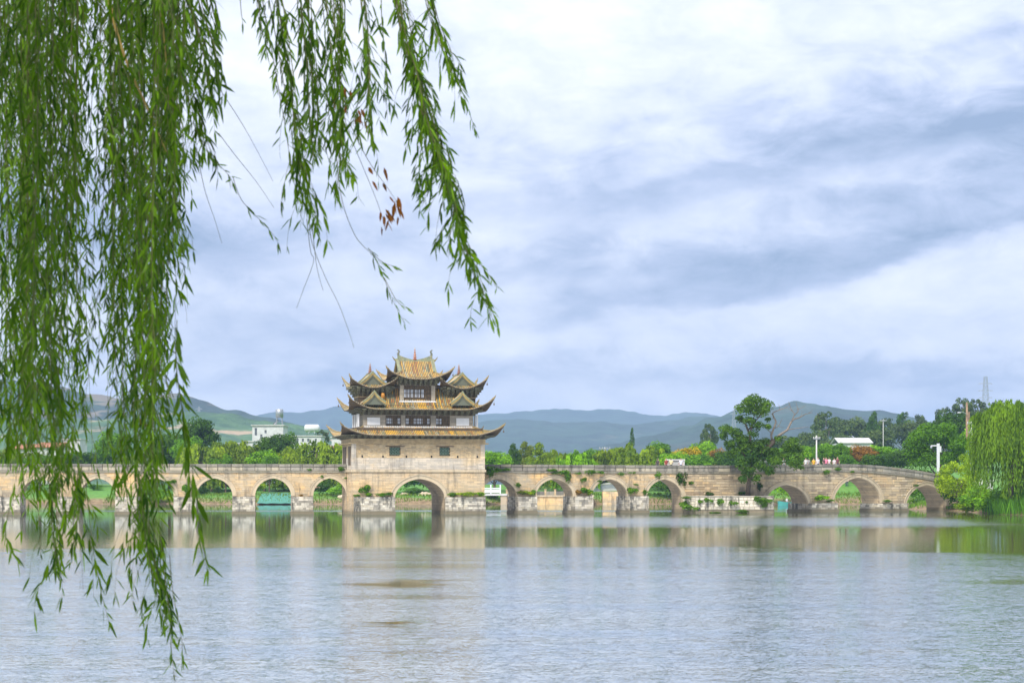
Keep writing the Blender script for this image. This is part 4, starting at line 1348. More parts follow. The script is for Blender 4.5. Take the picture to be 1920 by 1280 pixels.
CROWN = {
    'round': [lobes_cards('round_crown', round_lobes(s_, 34), 5200, .050) for s_ in (1, 2, 3)],
    'tall': [lobes_cards('tall_crown', round_lobes(s_, 30, .22, .09, .17, .55), 4200, .048) for s_ in (11, 12)],
    'gum': [lobes_cards('gum_crown', [(x * .9, y * .9, z, r * .72, q * .8) for x, y, z, r, q in round_lobes(s_, 24, .34, .10, .17)], 3000, .042) for s_ in (21, 22, 23)],
    'willow': [willow_crown('willow_crown', s_, 26, 560, 17) for s_ in (31, 32, 33)],
    'conifer': [lobes_cards('conifer_crown', conifer_lobes(41), 3000, .05)],
    'bush': [lobes_cards('bush_crown', round_lobes(s_, 16, .02, .14, .24), 1500, .075) for s_ in (51, 52, 53)],
    'tuft': [lobes_cards('tuft_crown', round_lobes(s_, 9, .0, .16, .28), 420, .13) for s_ in (61, 62, 63)],
    'big_willow': [willow_crown('willow_crown', 36, 60, 1500, 26, (.038, .012), 1.0, .10, .5)],
    'big_round': [lobes_cards('round_crown', round_lobes(8, 60, .2, .08, .15), 15000, .026)],
    'big_bush': [lobes_cards('bush_crown', round_lobes(9, 40, .02, .09, .17), 9000, .034)],
}
TRUNK = {'round': trunk_mesh(1), 'tall': trunk_mesh(2, .8, .022, 5), 'gum': trunk_mesh(3, .85, .018, 7, 'bark_pale', .3, (.45, .8)), 'willow': trunk_mesh(4, .75, .03, 6),
         'conifer': trunk_mesh(5, .9, .02, 3), 'bush': trunk_mesh(6, .4, .03, 4, 'bark', .2), 'big_willow': trunk_mesh(7, .8, .03, 9), 'big_round': trunk_mesh(8, .7, .03, 8), 'big_bush': trunk_mesh(6, .5, .025, 6, 'bark', .2)}
GREEN = {'dark': (.042, .120, .008), 'mid': (.070, .200, .008), 'bright': (.125, .315, .008), 'lime': (.20, .35, .012), 'olive': (.11, .175, .018),
         'grey': (.060, .115, .040), 'willow': (.125, .230, .014), 'orange': (.23, .14, .03), 'yellow': (.36, .32, .01), 'rust': (.20, .14, .03), 'deep': (.030, .090, .008), 'ivy': (.075, .20, .010)}
tree_i = 0


def plant(name, kind, label, cat, loc, w, h, col, group=None, crown='crown', trunk=True):
    global tree_i
    tree_i += 1
    t_ = thing(name, label, cat, loc, (tree_i * 2.39) % 6.28, group)
    t_.scale = (w, w, h)
    vr = CROWN[kind]; o = link(crown, vr[tree_i % len(vr)], t_); g = random.uniform(.9, 1.12)
    c_ = GREEN[col] if isinstance(col, str) else col
    o.color = (c_[0] * g, c_[1] * g, c_[2] * g, 1)
    if trunk and kind in TRUNK: link('trunk', TRUNK[kind], t_)
    return t_


def tree(px, ytop, wpx, Y, kind, col, label, name='tree', cat='tree', group=None, dz=-.1, base=None):
    X = (px - 960) / F * Y; zb = (gz(X, Y) + dz) if base is None else base
    zt = CAMZ - (ytop - HZ) / F * Y
    return plant(name, kind, label, cat, (X, Y, zb), wpx / F * Y, max(.5, zt - zb), col, group)


FAR = 'trees on the far shore'
TREES = [
    # left shore, behind the hanging branches
    (-60, 830, 90, 372, 'willow', 'willow', 'weeping willow at the far left behind the hanging branches', 'willow_tree'),
    (20, 838, 80, 380, 'willow', 'willow', 'weeping willow behind the bridge at the left edge', 'willow_tree'),
    (75, 846, 60, 372, 'round', 'mid', 'rounded green tree below the red roofs on the far shore', 'round_tree'),
    (150, 842, 70, 384, 'round', 'dark', 'dark green tree right of the red roofs on the far shore', 'round_tree'),
    (214, 806, 62, 392, 'round', 'mid', 'tall green tree seen between the two thickest hanging curtains', 'round_tree'),
    (262, 846, 60, 378, 'willow', 'willow', 'low willow left of the dark rounded trees', 'willow_tree'),
    (318, 806, 66, 384, 'round', 'dark', 'dark rounded tree just right of the hanging curtain', 'round_tree'),
    (372, 779, 62, 398, 'round', 'deep', 'tallest dark tree left of the white building', 'round_tree'),
    (352, 812, 54, 378, 'round', 'mid', 'lighter green tree in front of the tallest dark tree', 'round_tree'),
    (398, 824, 84, 372, 'willow', 'willow', 'wide weeping willow left of the white building', 'willow_tree'),
    (446, 820, 76, 376, 'willow', 'willow', 'weeping willow directly left below the white building', 'willow_tree'),
    (496, 838, 58, 370, 'round', 'bright', 'bright green round tree below the white building', 'round_tree'),
    (506, 811, 46, 392, 'round', 'dark', 'dark tree in front of the white building, left of a pair', 'round_tree'),
    (536, 808, 44, 394, 'round', 'dark', 'dark tree in front of the white building, right of a pair', 'round_tree'),
    (546, 842, 60, 370, 'willow', 'willow', 'small weeping willow right of the bright round tree', 'willow_tree'),
    (594, 821, 84, 374, 'willow', 'willow', 'broad weeping willow left of the pavilion', 'willow_tree'),
    (640, 838, 60, 370, 'willow', 'willow', 'weeping willow half hidden by the left side of the pavilion', 'willow_tree'),
    (604, 797, 30, 560, 'gum', 'grey', 'slender grey-green tree above the willow left of the pavilion', 'gum_tree'),
    # right of the pavilion
    (927, 841, 62, 368, 'round', 'bright', 'bright leafy tree touching the right side of the pavilion', 'round_tree'),
    (962, 830, 28, 384, 'tall', 'dark', 'dark narrow tree right of the pavilion', 'tall_tree'),
    (985, 821, 32, 390, 'tall', 'olive', 'taller olive tree beside the dark narrow tree', 'tall_tree'),
    (1012, 828, 44, 380, 'tall', 'willow', 'feathery light green tree above the second arch right of pavilion', 'tall_tree'),
    (1042, 838, 46, 374, 'willow', 'willow', 'weeping tree above the pier between second and third right arches', 'willow_tree'),
    (1078, 842, 54, 372, 'willow', 'bright', 'light weeping tree left of the slim power pole', 'willow_tree'),
    (1112, 838, 50, 380, 'round', 'mid', 'rounded tree just left of the slim power pole', 'round_tree'),
    (1152, 836, 56, 374, 'willow', 'willow', 'drooping tree right of the slim power pole', 'willow_tree'),
    (1190, 829, 84, 378, 'willow', 'willow', 'broad feathery tree below the lone conifer', 'willow_tree'),
    (1185, 799, 22, 520, 'conifer', 'dark', 'lone dark conifer standing above the shore trees', 'conifer_tree'),
    (1232, 826, 60, 388, 'round', 'mid', 'round tree right of the broad feathery tree', 'round_tree'),
    (1262, 842, 56, 372, 'round', 'bright', 'bright tree behind the pale notice screen', 'round_tree'),
    (1288, 834, 52, 384, 'round', 'yellow', 'tree with yellow flowering top behind the pale screen', 'flowering_tree'),
    (1318, 826, 60, 396, 'round', 'bright', 'bright green tree between the yellow and the orange topped trees', 'round_tree'),
    (1345, 836, 42, 380, 'round', 'rust', 'orange-tinged tree just left of the big bridge tree', 'flowering_tree'),
    (1310, 846, 60, 370, 'round', 'mid', 'low green tree in front of the orange-tinged tree', 'round_tree'),
    (1366, 842, 50, 372, 'round', 'dark', 'dark low tree left behind the big bridge tree', 'round_tree'),
    (1332, 786, 36, 560, 'gum', 'grey', 'grey-green gum tree left of the big bridge tree', 'gum_tree'),
    (1420, 838, 80, 380, 'round', 'mid', 'green tree hidden behind the middle of the big bridge tree', 'round_tree'),
    (1485, 836, 70, 382, 'round', 'bright', 'bright tree behind the bare dead branches', 'round_tree'),
    (1524, 832, 56, 374, 'round', 'bright', 'bright round tree behind the white lamp pole on bridge', 'round_tree'),
    (1562, 830, 64, 380, 'round', 'bright', 'bright green tree above the crowd on the bridge', 'round_tree'),
    (1586, 850, 44, 366, 'round', 'mid', 'small green tree left of the orange shrub tree', 'round_tree'),
    (1615, 830, 48, 372, 'round', 'orange', 'orange flowering tree behind the highest part of the bridge', 'flowering_tree'),
    (1650, 832, 58, 378, 'round', 'bright', 'bright tree right of the orange flowering tree', 'round_tree'),
    (1640, 850, 50, 364, 'round', 'dark', 'dark green tree below the orange flowering tree', 'round_tree'),
    (1688, 840, 60, 368, 'round', 'dark', 'dark tree left of the large green tree', 'round_tree'),
    # gum trees on the rise
    (1470, 808, 50, 640, 'gum', 'grey', 'grey-green gum behind the bare dead branches', 'gum_tree'),
    (1548, 764, 60, 620, 'gum', 'grey', 'tall leaning gum tree right of the dead branches', 'gum_tree'),
    (1594, 777, 62, 640, 'round', 'grey', 'broad grey-green tree on the rise above the white roof', 'round_tree'),
    (1637, 764, 26, 620, 'tall', 'dark', 'narrow dark tree on the rise left of the large green tree', 'tall_tree'),
    (1660, 778, 44, 640, 'gum', 'grey', 'gum tree right of the narrow dark tree on the rise', 'gum_tree'),
    (1694, 765, 28, 650, 'gum', 'dark', 'thin-topped gum left above the large green tree', 'gum_tree'),
    (1724, 768, 34, 640, 'gum', 'grey', 'flat-topped gum above the large green tree', 'gum_tree'),
    (1700, 788, 60, 600, 'round', 'grey', 'grey-green tree under the thin-topped gum', 'round_tree'),
    (1740, 786, 56, 600, 'round', 'grey', 'grey-green tree under the flat-topped gum', 'round_tree'),
    (1648, 800, 60, 560, 'round', 'grey', 'grey-green tree on the slope beside the white roof', 'round_tree'),
    (1525, 806, 54, 560, 'round', 'grey', 'grey-green bushy tree below the tall leaning gum', 'round_tree'),
    (1580, 808, 44, 540, 'round', 'grey', 'low grey-green tree left of the white roof', 'round_tree'),
    (1772, 752, 40, 560, 'gum', 'grey', 'gum crown left of the tallest gums near the pylon', 'gum_tree'),
    (1806, 737, 50, 560, 'gum', 'grey', 'tallest gum left of the lattice pylon', 'gum_tree'),
    (1834, 739, 36, 570, 'gum', 'grey', 'gum tree touching the lattice pylon from the left', 'gum_tree'),
    (1872, 738, 34, 560, 'gum', 'grey', 'gum tree right of the lattice pylon', 'gum_tree'),
    (1852, 770, 70, 520, 'round', 'grey', 'grey-green tree at the foot of the lattice pylon', 'round_tree'),
    (1792, 764, 76, 420, 'round', 'deep', 'dark green tree behind the wooden pole', 'round_tree'),
    (1828, 800, 60, 330, 'round', 'bright', 'yellow-green tree between the wooden pole and the right willow', 'round_tree'),
]
for px, yt, wp, Y, kind, col, lab, nm in TREES:
    tree(px, yt, wp * (1.34 if kind in ('round', 'gum', 'conifer') else 1.6), Y, kind, col, lab, nm, 'tree', FAR)
tree(1762, 784, 152, 300, 'big_round', 'mid', 'large spreading green tree behind the right end of the bridge', 'round_tree')
tree(1895, 742, 150, 232, 'big_willow', (.095, .215, .014), 'large weeping willow at the right edge of the picture', 'willow_tree')
tree(1960, 790, 110, 245, 'round', 'mid', 'leafy tree behind the large willow at the right edge', 'round_tree')
tree(1795, 845, 88, 262, 'big_bush', 'lime', 'lime green shrub tree spilling over the right end of the bridge', 'shrub_tree')
tree(1914, 850, 60, 236, 'bush', (.12, .13, .03), 'reddish green small tree at the right edge below the willow', 'round_tree')
# dark undergrowth behind the far lawn, seen through the arches
i = 0
UNDER = [-20, 40, 95, 150, 205, 262, 318, 372, 428, 482, 540, 592, 644, 700, 752, 804, 856, 908, 958, 1010, 1062, 1112, 1168, 1222, 1276, 1330, 1390, 1450, 1506, 1560, 1616, 1672, 1724]
for k, px in enumerate(UNDER):
    Y = 396 + (k * 37 % 11); X = (px - 960) / F * Y
    plant('shrub', 'bush', 'dark leafy shrub in the hedge behind the far lawn', 'shrub', (X, Y, gz(X, Y) - .2), 7.5, 5.2 + (k * 13 % 5) * .35, ('dark', 'deep', 'mid')[k % 3], 'hedge shrubs behind the far lawn', 'foliage', False)
SH = [(178, 930, 372, 3.2, 1.6, 'mid', 'low shrub on the bank behind the second arch from the left'), (300, 928, 357, 4.0, 3.0, 'bright', 'leafy bush on the bank in the arch behind the thick hanging curtain'),
      (318, 935, 354, 3, 1.6, 'lime', 'small light bush at the water behind the hanging curtain'), (382, 930, 362, 2.4, 1.9, 'deep', 'dark clipped bush on the lawn in fourth arch left of pavilion'),
      (408, 930, 362, 2.4, 1.8, 'deep', 'dark clipped bush right of its twin in the same arch'), (486, 925, 358, 3.0, 2.4, 'lime', 'light round bush left of the teal sheet'),
      (610, 925, 357, 4.2, 3.2, 'dark', 'dark bush on the bank in the arch next to the pavilion'), (632, 935, 354, 4.0, 2.0, 'bright', 'bright bush at the water in the arch next to the pavilion'),
      (646, 924, 358, 3.2, 3.0, 'bright', 'tall light bush beside the pavilion, seen through its left arch'), (762, 915, 362, 6.5, 5.6, 'mid', 'big bush filling the left of the central arch'),
      (792, 918, 364, 6.5, 4.8, 'bright', 'bright bush in the middle of the central arch'), (818, 928, 360, 5.5, 3.6, 'mid', 'spreading bush at the right of the central arch'),
      (776, 934, 354, 4.0, 1.8, 'dark', 'low dark plants at the water under the central arch'), (926, 938, 353, 4.4, 2.0, 'mid', 'bush at the water in front of the white railing'),
      (1228, 918, 358, 6.0, 4.0, 'mid', 'bush on the bank behind fourth arch right of pavilion, left'), (1252, 922, 358, 6.0, 4.2, 'dark', 'dark bush on the bank behind fourth arch right of pavilion, right'),
      (1276, 935, 352, 3.6, 2.4, 'deep', 'dark low bush beside the right jamb of the fourth arch'), (1462, 925, 345, 6.0, 5.2, 'bright', 'bright bush behind the arch right of the terrace'),
      (1496, 915, 362, 7.0, 6.0, 'mid', 'dark green bush behind the arch right of the terrace'), (1722, 930, 292, 4.5, 3.4, 'mid', 'bush under the last arch at right'), (1740, 925, 296, 5.0, 4.4, 'dark', 'darker bush deep under the last arch')]
for px, py, Y, w_, h_, col, lab in SH:
    X = (px - 960) / F * Y; plant('shrub', 'bush', lab, 'shrub', (X, Y, max(.1, gz(X, Y)) - .25), w_, h_, col, 'shrubs on the far bank', 'foliage', False)
# right bank shrubs
for px, Y, w_, h_, col, lab in [(1792, 264, 5.0, 4.0, 'mid', 'dense bush at the foot of the bridge end'), (1812, 252, 5.5, 4.2, 'bright', 'bright bush on the right bank beside the bridge end'),
                                (1836, 247, 4.6, 3.0, 'mid', 'bush in front of the white gate post'), (1800, 254, 5.0, 2.0, 'lime', 'low pale waterside plants below the bridge end'),
                                (1858, 243, 5.0, 3.2, 'bright', 'bush behind the reeds on the right bank'), (1822, 243, 4.0, 1.9, 'bright', 'low bush at the left end of the reeds'),
                                (1892, 240, 6.0, 3.4, 'mid', 'bush under the large right willow'), (1925, 238, 6.0, 3.6, 'dark', 'dark bush under the willow at the right edge')]:
    X = (px - 960) / F * Y; X = max(X, right_bank(Y) + .4)
    plant('shrub', 'bush', lab, 'shrub', (X, Y, gz(X, Y) - .3), w_, h_, col, 'shrubs on the right bank', 'foliage', False)


def blades(name, label, cat, box_, n, h, wd, col, seed, kind='stuff'):
    r_ = np.random.default_rng(seed); P, H = [], []
    while len(P) < n:
        X, Y = r_.uniform(box_[0], box_[1]), r_.uniform(box_[2], box_[3]); d = inland(X, Y)
        if box_[4] <= d <= box_[5]: P.append((X, Y, max(gz(X, Y), -.15) - .05))
    n = len(P); D = np.stack([r_.normal(0, .16, n), r_.normal(0, .16, n), np.ones(n)], 1)
    N = np.stack([r_.normal(0, 1, n), r_.normal(-1, .6, n), r_.uniform(0, .3, n)], 1); s_ = r_.uniform(.55, 1.15, n)
    o = link(name, card_mesh(name, P, D, N, h * s_, wd * s_, np.clip(r_.normal(.5, .2, n), 0, 1), 'leaf', 'blade', .12)); o['kind'] = 'stuff'; o.color = (*col, 1)
    o['label'] = label; return o


blades('reeds', 'tall green reeds along the right bank', 'reeds', (58, 72, 205, 243, -.6, 5), 6000, 2.3, .11, (.06, .19, .02), 3)
blades('bank_grass', 'rough grass along the far bank', 'grass', (-75, 66, 346, 366, .3, 9), 9000, .55, .14, (.085, .17, .03), 4)
blades('bank_grass', 'grass on the bank by the bridge end', 'grass', (55, 75, 240, 300, .2, 8), 3000, .7, .12, (.08, .2, .025), 5)

# ------------------------------------------------------------------ the old tree on the terrace
def custom_tree():
    Yt = 246.6; base = at(1403, 929, Yt); base.z = TERR_Z - .05
    t_ = thing('terrace_tree', 'big dark tree on the terrace, leaning over the parapet, with bare dead limbs', 'tree', base, world_children=True)
    r_ = random.Random(5)
    g = lambda px, py, dy=0: at(px, py, Yt + dy)
    clumps = [(1400, 756, 15, 9), (1418, 753, 17, 9), (1436, 760, 13, 9), (1392, 768, 13, 8), (1430, 772, 16, 8), (1408, 770, 14, 8), (1384, 787, 9, 5), (1405, 790, 12, 7), (1438, 787, 7, 4),
              (1420, 800, 11, 7), (1437, 800, 8, 4), (1364, 806, 13, 8), (1378, 812, 13, 8), (1354, 818, 9, 6), (1386, 826, 17, 9), (1366, 832, 15, 9), (1412, 815, 10, 7), (1400, 840, 20, 10),
              (1376, 850, 16, 9), (1422, 836, 17, 10), (1440, 832, 14, 8), (1436, 850, 18, 10), (1412, 862, 18, 10), (1392, 872, 15, 9), (1452, 846, 12, 8), (1450, 866, 15, 8), (1478, 838, 15, 8),
              (1490, 828, 11, 6), (1495, 846, 14, 8), (1474, 856, 13, 7), (1502, 858, 12, 7), (1488, 870, 13, 7), (1405, 886, 14, 9), (1418, 898, 10, 7), (1396, 896, 10, 7), (1444, 880, 12, 7), (1502, 876, 8, 6), (1460, 822, 8, 5), (1426, 876, 12, 8)]
    lob = []
    for px, py, rp, ry in clumps:
        for k in range(3):
            dy = r_.uniform(-2.2, 2.0) if py < 868 else r_.uniform(-2.6, -.9)
            p_ = g(px + r_.uniform(-.45, .45) * rp, py + r_.uniform(-.4, .4) * ry, dy) - base
            lob.append((p_.x, p_.y, p_.z, rp / F * Yt * r_.uniform(.6, .95), .85))
    cr = link('crown', lobes_cards('crown', lob, 21000, .27, inner=.35), None); cr.parent = t_; cr.color = (.058, .145, .016, 1)
    mb = MB(); V_ = lambda px, py, dy=0: g(px, py, dy) - base
    mb.tube([V_(1402, 930), V_(1404, 905), V_(1410, 880), V_(1424, 850), V_(1440, 838), V_(1450, 826)], [.34, .26, .3, .3, .34, .38], 8)
    mb.tube([V_(1410, 880), V_(1408, 845), V_(1406, 815), V_(1398, 795), V_(1386, 785)], [.22, .2, .16, .12, .05], 6)
    mb.tube([V_(1406, 815), V_(1412, 790), V_(1416, 770)], [.13, .1, .04], 6)
    mb.tube([V_(1404, 805), V_(1420, 785), V_(1432, 772)], [.1, .08, .03], 5)
    mb.tube([V_(1410, 872), V_(1390, 845), V_(1370, 825)], [.16, .12, .04], 6)
    tr = link('trunk', mb.mesh('trunk', 'bark', smooth=True), None); tr.parent = t_
    mb = MB()
    def limb(p_, r0, r1=.02, dy=0): mb.tube([V_(x, y, dy * i / len(p_)) for i, (x, y) in enumerate(p_)], [(r0 + (r1 - r0) * i / (len(p_) - 1)) * .62 for i in range(len(p_))], 6)
    limb([(1448, 830), (1446, 815), (1452, 800), (1455, 790), (1448, 775), (1452, 772), (1462, 768), (1474, 764), (1482, 757)], .26, .03, -1)
    limb([(1450, 826), (1462, 815), (1476, 806), (1484, 790), (1488, 786), (1500, 782), (1510, 776), (1524, 773)], .30, .04, 1)
    limb([(1484, 790), (1490, 776), (1484, 768), (1480, 757), (1478, 752)], .12, .02); limb([(1490, 778), (1497, 770), (1494, 760), (1492, 752)], .10, .02)
    limb([(1494, 768), (1504, 764), (1512, 758)], .06, .015); limb([(1486, 770), (1478, 766), (1470, 760)], .05, .015)
    limb([(1452, 803), (1460, 798), (1464, 790), (1467, 783)], .08, .015); limb([(1447, 812), (1440, 806), (1437, 800)], .09, .02)
    limb([(1478, 805), (1492, 803), (1506, 801), (1518, 800)], .10, .02, 1); limb([(1449, 786), (1450, 776), (1449, 768)], .06, .015)
    limb([(1516, 774), (1522, 770), (1526, 766)], .04, .01); limb([(1462, 768), (1461, 760), (1458, 756)], .05, .01); limb([(1455, 792), (1461, 800), (1470, 802)], .05, .02)
    limb([(1500, 782), (1504, 774), (1502, 768)], .05, .01)
    d_ = link('dead_limbs', mb.mesh('dead_limbs', 'bark_pale', smooth=True), None, label='bare grey dead limbs reaching right'); d_.parent = t_
custom_tree()

# ------------------------------------------------------------------ plants rooted in the masonry
def on_bridge(path, px, py, n=-.15): q = path.at_px(px); p_ = path.P(q, n, path.z(q, py)); return p_
TUFT = [
    ('R', 921, 886, 2.0, 2.2, 'big ivy clump below the parapet next to the pavilion'), ('R', 934, 881, 1.2, 1.2, 'second ivy clump below the parapet, right of the pavilion'),
    ('R', 946, 881, 1.6, .9, 'ivy strand under the parapet above the first right arch'), ('R', 971, 910, .9, .9, 'small tuft on the wall right of the first right arch'),
    ('R', 1034, 881, 1.5, .7, 'thin ivy on the parapet left of the second right arch crown'), ('R', 1050, 886, 2.2, 1.1, 'ivy clump above the second right arch'),
    ('R', 1062, 896, 1.2, 2.4, 'ivy hanging down beside the second right arch'), ('R', 1082, 887, 1.0, .6, 'small ivy between second and third right arches'),
    ('R', 1094, 899, 1.0, 1.2, 'yellowish tuft on the wall between second and third right arches'), ('R', 1104, 886, 2.0, .9, 'long ivy below the parapet left of the third arch crown'),
    ('R', 1120, 885, 1.8, .8, 'ivy below the parapet above the third right arch'), ('R', 1123, 902, 1.0, .7, 'tuft growing on the third right arch ring'),
    ('R', 1163, 889, 1.1, .7, 'small ivy right of the third arch crown'), ('R', 1184, 886, 1.2, .7, 'ivy under the parapet between third and fourth right arches'),
    ('R', 1192, 908, .7, .5, 'tiny tuft on the wall between third and fourth right arches'), ('R', 1234, 892, 1.4, 1.4, 'ivy clump above the fourth right arch'),
    ('R', 1278, 893, 1.7, 3.0, 'tall dark ivy hanging at the joint right of the fourth arch'), ('R', 1277, 904, 1.3, 2.0, 'lower end of the dark ivy beside the fourth arch'),
    ('R', 1296, 906, 1.0, .7, 'round tuft on the warm wall above the terrace'), ('R', 1332, 926, 1.4, 1.2, 'dark bush on the terrace against the wall'),
    ('R', 1395, 925, 2.6, 1.0, 'dark growth at the foot of the terrace tree'), ('R', 1424, 914, .9, 1.8, 'dark hanging plant on the wall right of the terrace tree'),
    ('R', 1442, 886, 1.6, 1.0, 'ivy under the parapet right of the terrace tree'), ('R', 1547, 886, 1.2, 1.4, 'ivy clump under the parapet left of the highest arch'),
    ('R', 1570, 880, 1.2, .7, 'ivy on the parapet above the highest arch'), ('R', 1596, 884, .8, .6, 'tiny ivy just over the highest arch crown'),
    ('R', 1716, 910, 1.0, .6, 'tuft on the ring of the last arch'), ('L', 638, 880, 1.1, .9, 'ivy on the parapet left of the pavilion'),
    ('L', 579, 880, .7, .5, 'small ivy on the parapet left of the pavilion ivy'), ('L', 322, 903, 1.6, 1.1, 'straggling twigs on the wall above the pier by the hanging curtain'),
    ('L', 603, 894, .6, .5, 'tiny tuft on the ring of the arch next to the pavilion'), ('L', 648, 896, .7, .6, 'tiny plant at the left foot of the pavilion wall'),
]
for sd_, px, py, w_, h_, lab in TUFT:
    p_ = on_bridge(RP if sd_ == 'R' else LP, px, py, -.12)
    plant('wall_plant', 'tuft', lab, 'plant', (p_[0], p_[1], p_[2] - h_ / 2), w_, h_, 'ivy' if 'dark' not in lab else 'deep', 'plants rooted in the bridge masonry', 'foliage', False)
FOOT = [('L', 349, 'tuft on the pier by the hanging curtain', 1.6, 2.0, 'mid'), ('L', 564, 'small dry tuft on the pier nearest left of the pavilion', .7, .4, 'rust'),
        ('R', 975, 'left weeds on the first pier right of the pavilion', 1.2, 1.1, 'olive'), ('R', 988, 'right weeds on the first pier right of the pavilion', 1.6, 1.0, 'lime'), ('R', 999, 'bushy end of the weeds on the first right pier', 1.0, 1.0, 'mid'),
        ('R', 1084, 'reddish weeds on the second pier right of the pavilion', 1.0, 1.2, 'rust'), ('R', 1097, 'green bush on the second pier right of the pavilion', 1.7, 1.5, 'mid'), ('R', 1104, 'small weed at the right end of the second right pier', .9, .9, 'lime'),
        ('R', 1187, 'bush on the third pier right of the pavilion', 1.9, 1.6, 'mid'), ('R', 1180, 'thin weed at the left of the third right pier', .8, 1.4, 'lime'), ('R', 1208, 'weed at the right of the third right pier', .8, 1.0, 'mid')]
for sd_, px, lab, w_, h_, col in FOOT:
    pa = RP if sd_ == 'R' else LP; p_ = on_bridge(pa, px, 900, -.45)
    plant('pier_plant', 'tuft', lab, 'plant', (p_[0], p_[1], SPRING - .1), w_, h_, col, 'weeds growing on the pier tops', 'foliage', False)
for px, lab, w_, h_, col in [(1538, 'round bush on the low pier between the two right arches', 2.3, 1.5, 'bright'), (1553, 'small weed at the right end of the low pier', 1.2, .7, 'mid'), (1660, 'small weeds on the pier under the highest arch', 1.4, .5, 'mid')]:
    p_ = on_bridge(RP, px, 900, -.4); plant('pier_plant', 'tuft', lab, 'plant', (p_[0], p_[1], 1.1), w_, h_, col, 'weeds growing on the pier tops', 'foliage', False)
for px, w_, h_, col, lab in [(669, 1.0, .6, 'mid', 'low weed at the left end of the pavilion footing'), (684, 1.5, 2.0, 'mid', 'upright bush on the left pavilion footing'), (690, 1.2, .7, 'bright', 'low weeds right of the bush on the left footing'),
                             (712, 1.4, .8, 'mid', 'weeds in the middle of the left pavilion footing'), (726, 1.8, .9, 'mid', 'weeds by the central arch on the left footing'),
                             (846, 1.6, .7, 'mid', 'weeds by the central arch on the right footing'), (862, 2.2, .9, 'lime', 'yellow-green weeds on the right pavilion footing'), (880, 2.2, 1.0, 'lime', 'yellow-green weeds in the middle of the right footing'), (899, 1.6, .8, 'bright', 'weeds at the right end of the right footing')]:
    u = TU(px, -.2); q = TW(u, -.15); plant('footing_plant', 'tuft', lab, 'plant', (q.x, q.y, zpl - .12), w_, h_, col, 'weeds on the pavilion footings', 'foliage', False)
for px, py, w_, h_, lab in [(1287, 945, 2.0, 1.9, 'bush at the left end of the terrace by the water'), (1296, 952, 2.6, 1.6, 'leafy growth low on the slanted terrace end'), (1290, 933, 2.2, .5, 'weeds on the left edge of the terrace'),
                            (1314, 940, .8, 1.0, 'leftmost tuft on the terrace front'), (1328, 938, 1.3, 1.2, 'second tuft from the left on the terrace front'), (1352, 942, 1.3, 1.3, 'third tuft from the left on the terrace front'),
                            (1378, 943, 1.6, 1.2, 'bushy tuft in the middle of the terrace front'), (1400, 941, .5, .6, 'tiny tuft on the terrace front'), (1422, 937, 1.5, 1.3, 'large ivy on the right of the terrace front, left half'), (1436, 939, 2.2, 1.6, 'large ivy on the right of the terrace front, right half'),
                            (1432, 948, 1.0, 1.3, 'ivy hanging to the water on the terrace front'), (1393, 959, 1.9, .7, 'grassy clump at the waterline of the terrace'), (1340, 960, 1.6, .3, 'flat weed at the terrace waterline')]:
    Y = 244.5 + max(0, (1304 - px)) * .12; p_ = at(px, py, Y)
    plant('terrace_plant', 'tuft', lab, 'plant', (p_.x, p_.y, p_.z - h_ / 2), w_, h_, 'ivy', 'plants on the stone terrace', 'foliage', False)
# ------------------------------------------------------------------ the willow whose branches hang in front of the camera
will = thing('weeping_willow', 'willow on the near bank whose leafy branches hang down across the left of the picture', 'tree', (-3.9, 4.2, gz(-3.9, 4.2)), world_children=True)
wr = random.Random(12)
STR = []      # (points in px, depth, leaf from, leaf to, leaves per 100 px, leaf length)


def curtain(center, half, ends, n, dens, Yr=(8.6, 12.0), ll=.088, y0=-150, sway=14):
    """n strands that follow a bent centre line (px,py) within a half width"""
    for i in range(n):
        o = wr.choice((-.8, -.35, .1, .5, .9)) + wr.gauss(0, .14); Y = wr.uniform(*Yr); ye = wr.uniform(*ends); y = y0
        ph, am = wr.uniform(0, 6), wr.uniform(.2, 1) * sway; pts_ = []
        while y < ye + 40:
            yy = min(y, ye); t_ = (yy - y0) / (ye - y0)
            x = smooth_interp(yy, [(b_, a) for a, b_ in center]) + o * interp(yy, half) + am * math.sin(ph + yy * .006) * t_
            pts_.append((x, yy)); y += 60
            if yy >= ye: break
        STR.append((pts_, Y, 0, 1, dens, ll, False))


# dense curtains, left to right
curtain([(20, -150), (22, 400), (10, 800), (-5, 1000)], [(-150, 46), (600, 40), (1000, 24)], (720, 1000), 17, 7)
curtain([(100, -150), (95, 300), (80, 700), (95, 1000)], [(-150, 60), (500, 46), (1000, 34)], (700, 1010), 27, 7)
curtain([(60, -150), (62, 500), (70, 800), (130, 1020)], [(-150, 60), (600, 50), (1000, 60)], (780, 1040), 11, 6.5)
curtain([(185, -150), (175, 300), (170, 700), (165, 960)], [(-150, 60), (500, 38), (1000, 30)], (560, 960), 10, 6)
curtain([(270, -150), (265, 300), (262, 600), (262, 850), (280, 1000), (300, 1080)], [(-150, 70), (300, 60), (600, 48), (850, 34), (1080, 18)], (760, 1090), 31, 7.5)
curtain([(235, -150), (250, 300), (258, 600), (262, 900)], [(-150, 50), (500, 36), (1000, 30)], (500, 900), 14, 7)
curtain([(315, -150), (308, 250), (318, 480)], [(-150, 34), (500, 22)], (330, 520), 11, 7)
curtain([(20, -150), (30, 250), (60, 480)], [(-150, 60), (500, 60)], (150, 560), 10, 8)
curtain([(140, -150), (140, 250), (150, 480)], [(-150, 80), (500, 70)], (100, 480), 11, 8)
curtain([(290, -150), (290, 250)], [(-150, 70), (500, 50)], (60, 330), 11, 8)


